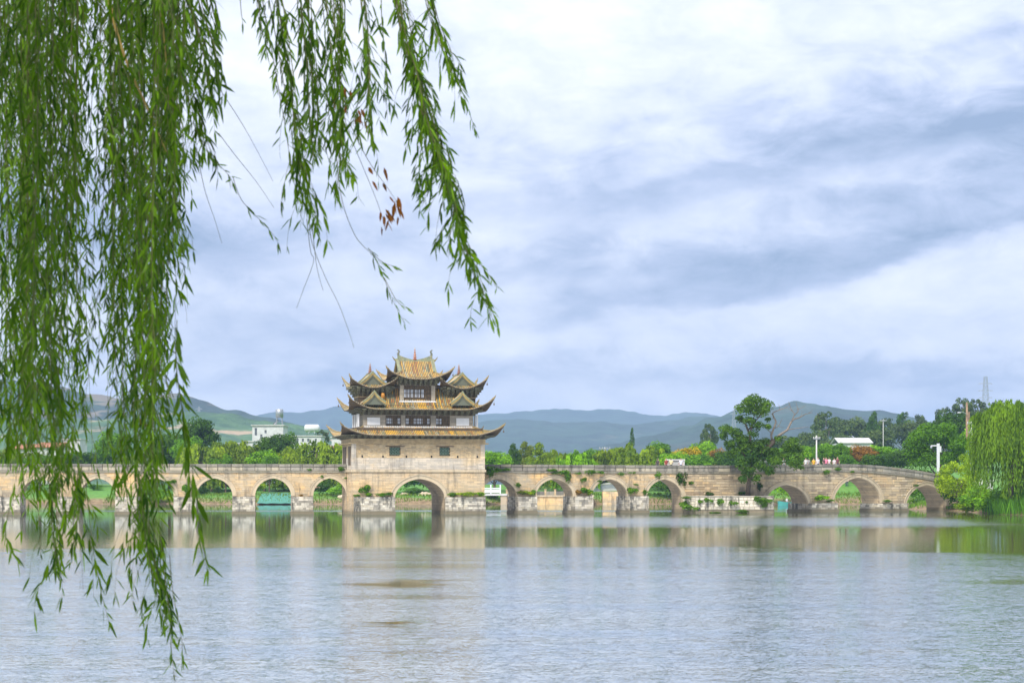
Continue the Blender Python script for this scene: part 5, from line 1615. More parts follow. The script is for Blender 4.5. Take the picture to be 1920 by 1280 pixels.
def strand(pts_, Y=10.0, f0=0.0, f1=1.0, dens=7.0, ll=.095, single=False): STR.append((pts_, Y, f0, f1, dens, ll, single))


def bunch(pts_, n, spread, f0=0, dens=7.0, Y=(9.4, 10.8), short=(.75, 1.0), ll=.095):
    for i in range(n):
        o = wr.uniform(-1, 1) * spread; k = wr.uniform(*short); m_ = max(2, int(round(len(pts_) * k + .4)))
        q = [(x + o * (.4 + .6 * (1 - j / len(pts_))) + wr.gauss(0, 2), y + wr.gauss(0, 4)) for j, (x, y) in enumerate(pts_[:m_])]
        if len(q) > 1: STR.append((q, wr.uniform(*Y), f0, 1, dens, ll, False))


# single tips below the curtains (leaves told apart)
strand([(160, 900), (172, 1010), (180, 1060), (192, 1120), (208, 1178)], 9.6, .3, 1, 9, .10, True)
strand([(300, 1000), (310, 1090), (318, 1160), (322, 1220), (327, 1276)], 9.5, 0, 1, 10, .085, True)
strand([(318, 1040), (324, 1110), (336, 1170), (342, 1215), (340, 1252)], 9.8, .3, 1, 8, .08, True)
bunch([(268, 900), (275, 980), (285, 1040), (300, 1100), (312, 1160)], 9, 18, 0, 9)
strand([(20, 940), (10, 1000), (22, 1030), (36, 1050)], 9.7, 0, 1, 12, .10, True)
bunch([(95, 900), (100, 980), (106, 1040), (104, 1066)], 5, 14, 0, 8)
bunch([(150, 880), (140, 960), (135, 1030)], 5, 12, 0, 8)
# string of long leaves right of the big curtain, down to the pale tip
strand([(322, 120), (326, 300), (322, 420), (330, 520), (328, 640), (336, 700)], 9.6, .15, 1, 5.5, .10, True)
strand([(332, 600), (330, 680), (338, 740), (345, 800), (352, 860), (360, 920), (372, 990), (382, 1030), (390, 1072)], 9.2, 0, 1, 9, .13, True)
strand([(328, 640), (334, 720), (346, 790), (356, 850), (368, 930), (378, 1000)], 9.4, 0, 1, 8, .13, True)
bunch([(318, 200), (325, 330), (330, 420), (338, 470)], 4, 12, .1, 6)
# sprays to the right of the curtain
bunch([(345, -60), (370, 20), (388, 90), (400, 150), (406, 205)], 7, 22, 0, 9)
bunch([(375, -60), (398, 20), (408, 60)], 5, 14, 0, 8)
bunch([(330, 80), (350, 150), (372, 230), (392, 290)], 6, 16, .2, 7)
strand([(362, 230), (385, 280), (408, 306), (430, 330), (436, 342)], 9.9, .1, 1, 15, .075, True)
strand([(330, 110), (352, 180), (362, 262), (378, 300)], 10.2, 0, 1, 9, .09, True)
strand([(400, 150), (440, 210), (470, 260), (512, 340)], 10.3, 1, 1, 0, .05, True)
strand([(410, 250), (440, 290), (480, 340), (514, 390)], 10.4, 1, 1, 0, .05, True)
strand([(374, 310), (385, 360), (402, 410), (416, 456)], 10.2, 1, 1, 0, .05, True)
strand([(436, 330), (450, 370), (470, 395), (490, 415), (512, 440), (524, 460)], 10.1, .25, 1, 10, .075, True)
strand([(448, -40), (452, 20), (456, 50)], 10.2, 0, 1, 9, .06, True)
# second clump
bunch([(500, -60), (520, 60), (535, 150), (548, 240), (562, 330), (575, 390), (588, 430)], 7, 20, 0, 9)
bunch([(560, -60), (570, 60), (580, 150), (585, 240), (590, 300)], 7, 24, 0, 9)
bunch([(610, -60), (622, 60), (628, 140), (630, 220), (640, 290), (655, 330)], 7, 18, 0, 8)
bunch([(640, -60), (645, 40), (645, 110)], 6, 12, 0, 9)
bunch([(478, -60), (484, 20), (490, 60)], 3, 6, 0, 9)
strand([(580, 400), (582, 440), (590, 470), (610, 520), (635, 570), (652, 615), (664, 652)], 10.3, 1, 1, 0, .05, True)
strand([(575, 410), (582, 470), (588, 490), (570, 540), (556, 578)], 10.4, 1, 1, 0, .05, True)
strand([(586, 430), (594, 500), (606, 545)], 10.4, 1, 1, 0, .05, True)
strand([(628, 250), (634, 330), (645, 390), (665, 440), (680, 460), (700, 480), (715, 510), (735, 560), (758, 606)], 10.0, .55, 1, 14, .075, True)
strand([(690, 465), (715, 490), (740, 500)], 10.1, .1, 1, 14, .07, True)
strand([(720, 520), (745, 565), (768, 580)], 10.0, .2, 1, 14, .065, True)
strand([(640, 200), (655, 250), (675, 300), (700, 360), (718, 410), (722, 430)], 10.3, 1, 1, 0, .05, True)
strand([(655, 230), (690, 300), (725, 350), (745, 380)], 10.3, 1, 1, 0, .05, True)
bunch([(676, -60), (684, 60), (690, 150), (694, 220), (699, 275)], 5, 7, 0, 8)
strand([(714, -40), (716, 40), (722, 100), (726, 145)], 10.1, 0, 1, 8, .09, True)
# long outer branch
bunch([(745, -60), (762, 60), (785, 140), (802, 220), (825, 290), (845, 350), (858, 400)], 10, 15, 0, 9)
bunch([(790, 150), (815, 250), (840, 330), (856, 390), (866, 430)], 6, 9, 0, 9)
strand([(840, 330), (856, 400), (862, 430), (880, 470), (900, 520), (918, 570), (934, 614)], 9.7, 0, 1, 14, .085, True)
bunch([(862, 420), (878, 470), (896, 510), (912, 560), (924, 600)], 5, 11, 0, 10, short=(.7, 1))
strand([(866, 430), (890, 480), (920, 520), (932, 540)], 9.9, .1, 1, 13, .07, True)
bunch([(790, -60), (812, 30), (836, 100), (850, 140)], 5, 10, 0, 8)
strand([(812, 20), (840, 110), (862, 160), (878, 205), (892, 248)], 10.0, 0, 1, 13, .07, True)

LP_, LD, LN, LL, LW, LT = [], [], [], [], [], []
singles = []
nleaf = 0
tipmix = 0


def spline(pw, n):
    out = []
    for i in range(n + 1):
        t_ = i / n * (len(pw) - 1); k = min(int(t_), len(pw) - 2); u = t_ - k
        p0, p1, p2, p3 = pw[max(k - 1, 0)], pw[k], pw[k + 1], pw[min(k + 2, len(pw) - 1)]
        out.append(.5 * ((2 * p1) + (p2 - p0) * u + (2 * p0 - 5 * p1 + 4 * p2 - p3) * u * u + (3 * p1 - p0 - 3 * p2 + p3) * u ** 3))
    return out


for pts_, Y, f0, f1, dens, ll, single in STR:
    drift = wr.uniform(-.4, .4)
    pw = [at(x, y, Y + drift * i / len(pts_)) for i, (x, y) in enumerate(pts_)]
    n = max(6, len(pts_) * 3); path_ = spline(pw, n)
    mb = MB(); r0 = .0032 if pts_[0][1] < 50 else .0022
    mb.tube(path_, [r0 + (.0009 - r0) * i / n for i in range(n + 1)], 4)
    plen = sum(math.hypot(b_[0] - a[0], b_[1] - a[1]) for a, b_ in zip(pts_, pts_[1:])); cnt = int(plen * (f1 - f0) * dens / 100)
    side_tw = []
    if not single and plen > 150:
        y_ = 60.0
        while y_ < plen - 40:
            if wr.random() < .62:
                f = y_ / plen; i = min(n - 1, int(f * n)); p0 = path_[i]; sx = wr.choice((-1, 1)) * wr.uniform(.02, .11); ln = wr.uniform(.12, .36); dyy = wr.uniform(-.1, .1)
                q_ = [p0, p0 + Vector((sx * .6, dyy * .5, -ln * .28)), p0 + Vector((sx, dyy, -ln * .62)), p0 + Vector((sx * 1.1, dyy, -ln))]
                sp = spline(q_, 6); mb.tube(sp, [.0014 - .00012 * j for j in range(7)], 3); side_tw.append(sp)
            y_ += wr.uniform(35, 75)
    tw = mb.build('hanging_twig', 'twig', will)
    base_t = wr.gauss(.40, .20) + (.12 if single else 0)
    for k in range(cnt):
        f = f0 + (f1 - f0) * (k + wr.random()) / cnt; i = min(n - 1, int(f * n)); p_ = path_[i].lerp(path_[i + 1], f * n - i); ax = (path_[i + 1] - path_[i]).normalized()
        if p_.z > 7.4: continue
        az = k * 2.4 + wr.gauss(0, .5); side = Vector((math.cos(az), math.sin(az), 0)); side = (side - ax * side.dot(ax)).normalized()
        th = math.radians(max(6, wr.gauss(30, 15))); d = (ax * math.cos(th) + side * math.sin(th) + Vector((0, 0, -.22))).normalized()
        nn = (side * .6 + Vector((wr.gauss(0, .6), wr.gauss(-.3, .6), wr.gauss(.2, .4)))).normalized()
        L_ = ll * wr.uniform(.5, 1.25) * (1 - .35 * max(0, f - .75) * 4 * .5); Wd = L_ * wr.uniform(.12, .18); tt = min(1, max(0, base_t + wr.gauss(0, .16) + .35 * max(0, f - .8)))
        if single: singles.append((tw, p_, d, nn, L_, Wd, tt))
        else: LP_.append(p_); LD.append(d); LN.append(nn); LL.append(L_); LW.append(Wd); LT.append(tt)
    for sp in side_tw:
        st_t = base_t + wr.gauss(0, .12)
        for k in range(wr.randint(5, 10)):
            f = wr.random() ** .7 * 5.99; i = int(f); p_ = sp[i].lerp(sp[i + 1], f - i)
            if p_.z > 7.4: continue
            d = ((sp[i + 1] - sp[i]).normalized() + Vector((wr.gauss(0, .42), wr.gauss(0, .42), wr.gauss(-.1, .2)))).normalized()
            L_ = ll * wr.uniform(.5, 1.05); LP_.append(p_); LD.append(d); LN.append(Vector((wr.gauss(0, .7), wr.gauss(-.4, .6), wr.gauss(.2, .5)))); LL.append(L_); LW.append(L_ * wr.uniform(.12, .18)); LT.append(min(1, max(0, st_t + wr.gauss(0, .16))))

WCOL = (.060, .152, .004)
proto = [card_mesh('leaf', [(0, 0, 0)], [(1, 0, 0)], [(0, 0, 1)], [1.0], [w_], [t_], 'willow_leaf', 'blade', .06) for w_ in (.14, .165, .185) for t_ in (.25, .5, .8)]
inv = will.matrix_basis.inverted()
wr.shuffle(singles)
for (tw, p_, d, nn, L_, Wd, tt) in singles[:300]:
    o = bpy.data.objects.new('leaf', wr.choice(proto)); C.objects.link(o); o.parent = tw; o.color = (*WCOL, 1)
    y_ = nn.cross(d).normalized(); z_ = d.cross(y_)
    o.matrix_basis = Matrix.Translation(p_) @ Matrix((d, y_, z_)).transposed().to_4x4() @ Matrix.Scale(L_, 4)
for (tw, p_, d, nn, L_, Wd, tt) in singles[300:]: LP_.append(p_); LD.append(d); LN.append(nn); LL.append(L_); LW.append(Wd); LT.append(tt)
o = link('leaves', card_mesh('leaves', [tuple(v) for v in LP_], [tuple(v) for v in LD], [tuple(v) for v in LN], LL, LW, LT, 'willow_leaf', 'blade', .10), will, 'stuff'); o.color = (*WCOL, 1)
NLEAF = len(LP_)
# the crown overhead, above the picture
cp = []
while len(cp) < 20000:
    X, Y = wr.uniform(-6, 2.4), wr.uniform(1.5, 13.5); zlow = CAMZ + HZ / F * Y + .3
    if X > -1.2 and wr.random() < .45 * sm(-1.2, 2.4, X): continue
    cp.append((X, Y, zlow + abs(wr.gauss(0, .9))))
nc = len(cp)
o = link('crown', card_mesh('crown', cp, np.stack([RNG.normal(0, .5, nc), RNG.normal(0, .5, nc), -np.ones(nc)], 1), rand_dirs(nc), RNG.uniform(.08, .15, nc), RNG.uniform(.014, .022, nc), np.clip(RNG.normal(.4, .2, nc), 0, 1), 'willow_leaf', 'blade', .1), will, 'stuff'); o.color = (*WCOL, 1)
# withered leaves
for cx_, cy_, k in ((722, 405, 9), (742, 382, 8), (668, 215, 8), (645, 180, 6), (712, 335, 4), (272, 790, 3)):
    P, D, N = [], [], []
    for i in range(k):
        P.append(at(cx_ + wr.gauss(0, 8), cy_ + wr.gauss(0, 8), 10.25)); D.append((wr.gauss(.3, .4), wr.gauss(0, .3), -1)); N.append((wr.gauss(0, 1), -1, wr.gauss(0, .5)))
    o = link('withered_leaves', card_mesh('withered_leaves', [tuple(v) for v in P], D, N, RNG.uniform(.04, .07, k), RNG.uniform(.014, .022, k), RNG.uniform(.2, .8, k), 'willow_leaf', 'blade', .2), will, 'stuff', 'curled brown withered leaves'); o.color = (.15, .065, .02, 1)
# golden stem, limbs, trunk
mb = MB(); mb.tube(spline([at(x, y, 9.3) for x, y in ((170, -160), (205, 5), (235, 110), (275, 200), (312, 285))], 14), [.011 - .0006 * i for i in range(15)], 6); mb.build('stem', 'stem', will, label='bare golden stem among the leaves')
mb = MB(); mb.tube(spline([at(x, y, 9.0) for x, y in ((285, -160), (300, 0), (312, 120), (318, 260))], 12), [.006 - .0004 * i for i in range(13)], 5); mb.build('stem', 'stem', will)
mb = MB(); wb = Vector((-3.9, 4.2, gz(-3.9, 4.2) - .3))
mb.tube([wb, wb + Vector((.05, 0, 1.0)), wb + Vector((.1, .3, 2.6)), wb + Vector((.25, .9, 4.2)), wb + Vector((.5, 1.9, 5.6)), wb + Vector((1.1, 3.6, 6.6))], [.42, .34, .3, .26, .2, .13], 12); mb.build('trunk', 'bark', will, smooth=True)
for k, (a, b_, c_) in enumerate((((.4, 1.5, 5.0), (1.6, 3.6, 6.2), (3.6, 5.8, 6.9)), ((.3, 1.1, 4.5), (.5, 3.8, 6.0), (.3, 6.2, 6.6)), ((.6, 2.2, 5.8), (2.0, 4.6, 6.6), (2.8, 6.6, 6.9)), ((.25, .9, 4.2), (-1.2, 3.0, 6.0), (-1.8, 5.6, 6.9)), ((.4, 1.5, 5.0), (-1.8, .4, 6.5), (-3.4, -.6, 6.9)))):
    mb = MB(); mb.tube(spline([wb + Vector(a), wb + Vector(b_), wb + Vector(c_)], 8), [.16 - .016 * i for i in range(9)], 8); mb.build('branch', 'bark', will, smooth=True)

# ------------------------------------------------------------------ buildings
def gbase(px, Y): X = (px - 960) / F * Y; return X, gz(X, Y)


def white_block(px0, px1, pyt, Y, depth, label, name='white_building', windows=(), mat='wall_white', group=None):
    x0, x1 = (px0 - 960) / F * Y, (px1 - 960) / F * Y; zt = CAMZ - (pyt - HZ) / F * Y; zb = gz((x0 + x1) / 2, Y)
    t_ = thing(name, label, 'building', ((x0 + x1) / 2, Y, zb), world_children=True, group=group)
    mb = MB(); hol = [((a - 960) / F * Y, (b_ - 960) / F * Y, CAMZ - (d_ - HZ) / F * Y, CAMZ - (c_ - HZ) / F * Y) for a, b_, c_, d_ in windows]
    for a, b_, c_, d_ in holed(x0, x1, zb - .5, zt - .25, hol): mb.box((a, Y, c_), (b_, Y + .4, d_))
    mb.box((x0, Y + .4, zb - .5), (x1, Y + depth, zt - .25)); mb.build('wall', mat, t_)
    mb = MB(); mb.box((x0 - .3, Y - .3, zt - .25), (x1 + .3, Y + depth + .3, zt)); mb.build('roof', 'concrete', t_)
    for a, b_, c_, d_ in hol:
        mb = MB(); mb.box((a, Y + .25, c_), (b_, Y + .38, d_)); w_ = mb.build('window', 'glass', t_)
        mb = MB(); m_ = (a + b_) / 2; mb.box((m_ - .05, Y + .18, c_), (m_ + .05, Y + .25, d_)); mb.box((a, Y + .18, c_), (a + .08, Y + .25, d_)); mb.box((b_ - .08, Y + .18, c_), (b_, Y + .25, d_))
        mb.build('frame', 'metal', w_)
    return t_, zt


bA, zA = white_block(473, 531, 796, 470, 9, 'white flat-roofed house with a dark window and a roof tank', windows=((477.5, 482, 802, 816),  (496, 500, 806, 812), (488, 492, 814, 820)))
def tank(px, pyb, Y, r, h, label, horiz=False):
    p_ = at(px, pyb, Y); t_ = thing('water_tank', label, 'water tank', p_, world_children=True)
    mb = MB()
    if horiz:
        mb.lathe([(.0, -h / 2), (r * .6, -h / 2 + .05), (r, -h / 2 + .4), (r, h / 2 - .4), (r * .6, h / 2 - .05), (.0, h / 2)], (0, 0, 0), 14)
        mb.v = [(p_.x + c_, p_.y + b_, p_.z + r + .3 + a) for a, b_, c_ in mb.v]
    else: mb.lathe([(.0, 1.6), (r, 1.6), (r, 1.6 + h), (r * .7, 1.75 + h), (.0, 1.8 + h)], p_, 14)
    mb.build('tank', 'metal' if not horiz else 'whitepaint', t_, smooth=True)
    mb = MB()
    for a in (-1, 1):
        for b_ in (-1, 1): mb.tube([p_ + Vector((a * r * .8, b_ * r * .8, -.1)), p_ + Vector((a * r * .6, b_ * r * .6, .6 if horiz else 1.65))], .08, 5)
    mb.build('stand', 'metal', t_)
tank(524, 795, 473, .95, 2.0, 'upright metal water tank on the roof of the white house')
tank(585, 812, 500, 1.0, 4.0, 'rounded white tank left of the pavilion roofs', True)
mb = MB(); p0, p1 = at(512, 795.5, 473), at(520, 788, 473); mb.hexa([p0 + Vector((0, 0, 0)), p1, p1 + Vector((0, 2.2, 0)), p0 + Vector((0, 2.2, 0)), p0 + Vector((0, 0, .15)), p1 + Vector((0, 0, .15)), p1 + Vector((0, 2.2, .15)), p0 + Vector((0, 2.2, .15))])
tag(mb.build('solar_panel', 'glass'), 'tilted solar water heater beside the metal roof tank', 'solar panel')
white_block(548, 602, 816, 520, 10, 'long low pale building right of the white house', windows=((556, 560, 822, 828), (566, 570, 822, 828), (576, 580, 822, 828), (590, 594, 822, 828)))
white_block(455, 474, 826, 460, 6, 'small pale annex left of the white house', 'annex')
white_block(424, 470, 830, 520, 6, 'low white wall building left of the annex', 'low_building')
white_block(622, 668, 818, 430, 8, 'white house half hidden behind the left side of the pavilion')
def gabled(px0, px1, pyt, pye, Y, depth, label, roofmat='rooftile', group=None):
    x0, x1 = (px0 - 960) / F * Y, (px1 - 960) / F * Y; zt, ze = CAMZ - (pyt - HZ) / F * Y, CAMZ - (pye - HZ) / F * Y; zb = gz((x0 + x1) / 2, Y)
    t_ = thing('house', label, 'building', ((x0 + x1) / 2, Y, zb), world_children=True, group=group)
    mb = MB(); mb.box((x0, Y, zb - .5), (x1, Y + depth, ze)); mb.build('wall', 'wall_white', t_)
    mb = MB(); m_ = Y + depth / 2
    for s_ in (-1, 1): mb.hexa([(x0 - .4, m_ + s_ * (depth / 2 + .5), ze - .1), (x1 + .4, m_ + s_ * (depth / 2 + .5), ze - .1), (x1 + .4, m_, zt - .1), (x0 - .4, m_, zt - .1), (x0 - .4, m_ + s_ * (depth / 2 + .5), ze + .1), (x1 + .4, m_ + s_ * (depth / 2 + .5), ze + .1), (x1 + .4, m_, zt + .1), (x0 - .4, m_, zt + .1)])
    mb.build('roof', roofmat, t_)
gabled(68, 116, 829, 838, 470, 8, 'house with an orange-red roof behind the left hanging branches')
gabled(24, 58, 832, 841, 500, 8, 'farther red-roofed house at the far left')
white_block(118, 150, 822, 480, 8, 'white house right of the orange-red roof')
gabled(1574, 1634, 820, 830, 520, 12, 'long building with a pale roof on the slope at right', 'concrete')
gabled(1588, 1600, 817, 822, 540, 6, 'small dark roof rising behind the long pale roof', 'metal')
gabled(614, 650, 836, 841, 400, 8, 'low red-tiled roof beside the pavilion', 'rooftile')

# ------------------------------------------------------------------ poles, pylons, lamp, signs
def pole(px, py0, py1, Y, r, label, mat='concrete', arms=(), name='utility_pole', cat='pole'):
    b_, t = at(px, py1, Y), at(px, py0, Y); b_.z = min(b_.z, gz(b_.x, b_.y)) - .2
    th = thing(name, label, cat, b_, world_children=True)
    mb = MB(); mb.tube([b_, (b_ + t) / 2, t], [r * 1.25, r * 1.1, r * .8], 8); mb.build('shaft', mat, th, smooth=True)
    for dz_, hl_ in arms:
        mb = MB(); q = t + Vector((0, 0, -dz_)); mb.box((q.x - hl_, q.y - .06 - r, q.z - .07), (q.x + hl_, q.y + .06 - r, q.z + .07)); a_ = mb.build('crossarm', 'metal', th)
        mb = MB()
        for k in (-.9, -.4, .4, .9): mb.lathe([(.06, 0), (.08, .1), (.04, .22), (.0, .24)], (q.x + k * hl_, q.y - r, q.z + .07), 6)
        mb.build('insulators', 'concrete', th, kind='stuff')
    return th
pole(1134, 838, 875, 376, .16, 'slim power pole with crossarms above the shore trees', arms=((.3, 1.1), (1.0, .9)))
pole(1531, 816, 880, 300, .13, 'pale pole with small crossarm rising behind the crowd on the bridge', 'concrete', arms=((.5, .55),))
pole(1813, 754, 850, 300, .19, 'brown wooden pole at right with street light arm', 'pole_wood', arms=())
pole(1817, 772, 850, 302, .14, 'second brown pole touching the wooden pole', 'pole_wood')
pole(1822, 790, 852, 286, .16, 'white pole right of the brown poles', 'whitepaint', arms=((.3, .7), (1.6, .5)))
pole(1853, 780, 830, 420, .12, 'thin pale pole below the lattice pylon', 'whitepaint')
pole(1656, 786, 830, 500, .1, 'thin pole among the trees on the rise', 'concrete', arms=((.4, .8),))
def lamp(px, pyt, pyb, Y):
    b_, t = at(px, pyb, Y), at(px, pyt, Y); b_.z = gz(b_.x, b_.y) - .2
    th = thing('camera_mast', 'white mast with a short arm carrying a dome camera, right of the bridge', 'mast', b_, world_children=True)
    mb = MB(); mb.box((t.x - .22, t.y - .2, b_.z), (t.x + .16, t.y + .2, t.z)); mb.build('shaft', 'whitepaint', th)
    mb = MB(); mb.box((t.x - 1.15, t.y - .07, t.z - .42), (t.x - .22, t.y + .07, t.z - .25)); mb.build('arm', 'whitepaint', th)
    mb = MB(); mb.lathe([(.0, -.34), (.12, -.3), (.17, -.16), (.17, 0), (.06, .08)], (t.x - 1.08, t.y, t.z - .46), 8); mb.build('dome_camera', 'metal', th, smooth=True)
    mb = MB(); mb.box((t.x + .16, t.y - .12, t.z - 1.3), (t.x + .42, t.y + .12, t.z - .4)); mb.build('speaker_box', 'whitepaint', th)
lamp(1759.5, 831, 872, 290)
def street_light():
    t = at(1813, 776, 299.7); th = thing('street_light', 'white street light arm fixed to the brown wooden pole', 'street light', t, world_children=True)
    mb = MB(); mb.tube([t, t + Vector((-.6, -.3, .25)), t + Vector((-1.1, -.4, .25))], .05, 6); mb.build('arm', 'metal', th)
    mb = MB(); mb.lathe([(.0, .08), (.1, .06), (.13, -.04), (.0, -.08)], (0, 0, 0), 8); mb.v = [(t.x - 1.3 + a * 2.4, t.y - .4 + b_, t.z + .22 + c_) for a, b_, c_ in mb.v]; mb.build('lamp_head', 'whitepaint', th)
street_light()
def pylon(px, py0, py1, Y, hw, label, levels, arm_z, mat='metal', r=.09):
    t, b_ = at(px, py0, Y), at(px, py1, Y); H = t.z - b_.z
    th = thing('lattice_pylon', label, 'pylon', b_, world_children=True); mb = MB()
    def w_(k): return hw * (1 - .72 * k ** .8)
    for sx in (-1, 1):
        for sy in (-1, 1): mb.tube([(b_.x + sx * w_(k), b_.y + sy * w_(k), b_.z + H * k) for k in np.linspace(0, 1, 6)], r, 4)
    for i in range(levels):
        k0, k1 = i / levels, (i + 1) / levels
        for sy in (-1, 1):
            mb.tube([(b_.x - w_(k0), b_.y + sy * w_(k0), b_.z + H * k0), (b_.x + w_(k1), b_.y + sy * w_(k1), b_.z + H * k1)], r * .6, 4); mb.tube([(b_.x + w_(k0), b_.y + sy * w_(k0), b_.z + H * k0), (b_.x - w_(k1), b_.y + sy * w_(k1), b_.z + H * k1)], r * .6, 4)
            mb.tube([(b_.x - w_(k1), b_.y + sy * w_(k1), b_.z + H * k1), (b_.x + w_(k1), b_.y + sy * w_(k1), b_.z + H * k1)], r * .6, 4)
        for sx in (-1, 1): mb.tube([(b_.x + sx * w_(k0), b_.y - w_(k0), b_.z + H * k0), (b_.x + sx * w_(k1), b_.y + w_(k1), b_.z + H * k1)], r * .6, 4)
    mb.build('mast', mat, th)
    for k, l in arm_z:
        mb = MB(); z_ = b_.z + H * k
        for sx in (-1, 1): mb.tube([(b_.x + sx * w_(k), b_.y, z_ + .5), (b_.x + sx * l, b_.y, z_)], r * .7, 4); mb.tube([(b_.x + sx * w_(k), b_.y, z_ - .1), (b_.x + sx * l, b_.y, z_)], r * .7, 4)
        mb.build('crossarm', mat, th)
pylon(1848, 706, 800, 900, 2.3, 'tall grey lattice pylon above the trees at right', 11, ((.86, 3.3), (.72, 3.6), (.58, 3.2)))
pylon(1376, 768, 806, 1500, 1.8, 'small distant pylon on the slope left of the big bridge tree', 6, ((.8, 3),), r=.14)
pylon(373, 762, 784, 1600, 1.6, 'small distant pylon on the left hill', 6, ((.8, 3),), r=.14)
p_ = at(1820, 848, 284); mb = MB(); mb.box((p_.x - .7, p_.y, p_.z - .3), (p_.x + .7, p_.y + .1, p_.z + .35)); sg = thing('blue_sign', 'blue sign board on a post at the foot of the poles', 'sign', (p_.x, p_.y, gz(p_.x, p_.y)), world_children=True)
o = mb.build('board', 'obj', sg); o.color = (.04, .16, .5, 1); mb = MB(); mb.tube([(p_.x, p_.y + .15, gz(p_.x, p_.y) - .2), (p_.x, p_.y + .15, p_.z)], .08, 6); mb.build('post', 'metal', sg)
for k, (px, py0, py1, w_, lab) in enumerate(((1835, 898, 918, .55, 'white gate post behind the right bank bushes'), (1857, 902, 918, .35, 'second pale post right of the white gate post'), (1901, 893, 905, .4, 'white post under the right willow'))):
    Y = 276; t, b_ = at(px, py0, Y), at(px, py1, Y); mb = MB(); mb.box((t.x - w_, Y, gz(t.x, Y) - .2), (t.x + w_, Y + .6, t.z)); mb.box((t.x - w_ - .1, Y - .1, t.z), (t.x + w_ + .1, Y + .7, t.z + .18)); tag(mb.build('gate_post', 'white'), lab, 'post', 'white posts on the right bank')
t, u = at(1815, 902, 277), at(1832, 902, 277); mb = MB(); mb.box((t.x, 277, t.z - .12), (u.x, 277.4, t.z + .12)); mb.box((t.x + .1, 277.1, gz(t.x, 277) - .2), (t.x + .4, 277.3, t.z - .12)); tag(mb.build('white_barrier', 'whitepaint'), 'low white barrier left of the white gate post', 'barrier')
# pale notice screen standing on the bridge deck
q0, q1 = RP.at_px(1265), RP.at_px(1299); qm = (q0 + q1) / 2; zd = rtop(qm) - .9; ztp = RP.z(qm, 860)
ns = thing('notice_screen', 'pale framed stone screen standing on the bridge near the white-shirted person', 'screen', RP.P(qm, W - .7, zd), world_children=True)
def pbox(path, a, b_, n0, n1, z0, z1, name, mat, par):
    mb = MB(); P = path.P; mb.hexa([P(a, n0, z0), P(b_, n0, z0), P(b_, n1, z0), P(a, n1, z0), P(a, n0, z1), P(b_, n0, z1), P(b_, n1, z1), P(a, n1, z1)]); return mb.build(name, mat, par)
pbox(RP, q0 + .12, q1 - .12, W - .75, W - .62, zd, ztp - .15, 'panel', 'concrete', ns)
pbox(RP, q0, q0 + .14, W - .85, W - .55, zd, ztp - .15, 'post', 'white', ns); pbox(RP, q1 - .14, q1, W - .85, W - .55, zd, ztp - .15, 'post', 'white', ns)
pbox(RP, q0 - .05, q1 + .05, W - .9, W - .5, ztp - .15, ztp, 'top_beam', 'white', ns)

# ------------------------------------------------------------------ far shore structures seen through the arches
def rail_bridge():
    Y = 346; x0, x1 = (912 - 960) / F * Y, (948 - 960) / F * Y; zd_ = CAMZ - (925 - HZ) / F * Y
    th = thing('railed_jetty', 'flat footbridge with white railing seen through the first arch right of the pavilion', 'footbridge', (x0, Y, 0), world_children=True)
    mb = MB(); mb.box((x0 - 6, Y, zd_ - .35), (x1 + .3, Y + 3, zd_)); mb.build('deck', 'concrete', th)
    mb = MB(); mb.box((x1 - .9, Y + .2, -.6), (x1 + .2, Y + 2.8, zd_ - .35)); mb.build('abutment', 'joint', th)
    x = x0 - 6
    while x < x1 + .2:
        mb = MB(); mb.box((x - .11, Y + .1, zd_), (x + .11, Y + .32, zd_ + 1.45)); mb.lathe([(.13, 0), (.15, .08), (.0, .2)], (x, Y + .21, zd_ + 1.45), 6); mb.build('post', 'whitepaint', th)
        if x + 1.7 < x1 + .3:
            mb = MB(); mb.box((x + .11, Y + .16, zd_ + .15), (x + 1.59, Y + .26, zd_ + .75)); mb.box((x + .11, Y + .14, zd_ + .85), (x + 1.59, Y + .28, zd_ + 1.05)); mb.build('rail_panel', 'whitepaint', th)
        x += 1.7
rail_bridge()
def quay():
    Y = 347.5; x0, x1 = (945 - 960) / F * Y, (1112 - 960) / F * Y; zt = CAMZ - (928 - HZ) / F * Y
    th = thing('quay_wall', 'tan stone quay wall with square posts behind the second right arch', 'wall', (x0, Y, 0), world_children=True)
    mb = MB(); mb.box((x0, Y, -1), (x1, Y + 6, zt - .25), 0, (.8, .74, .64))
    L = x1 - x0; st = stones_mesh(lambda s_, n, z: (x0 + s_, Y + n, z), facing(0, L, -.1, FLAT(zt - .25), [], 0, .42, .7, 1.3), 0)
    o_ = len(mb.v); mb.v.extend(st.v); mb.f.extend(tuple(i + o_ for i in f) for f in st.f); mb.m.extend(st.m); mb.c.extend(st.c); mb.build('wall', 'ashlar', th, tint=True)
    mb = MB(); mb.box((x0 - .2, Y - .25, zt - .25), (x1 + .2, Y + 6, zt)); mb.build('cap', 'ring', th)
    x = x0 + .5
    while x < x1:
        mb = MB(); mb.box((x - .17, Y + .1, zt), (x + .17, Y + .44, zt + .95)); mb.box((x - .22, Y + .05, zt + .95), (x + .22, Y + .49, zt + 1.1)); mb.build('post', 'beam', th)
        if x + 1.75 < x1: mb = MB(); mb.box((x + .17, Y + .2, zt), (x + 1.58, Y + .34, zt + .72)); mb.build('rail_panel', 'coping', th)
        x += 1.75
quay()
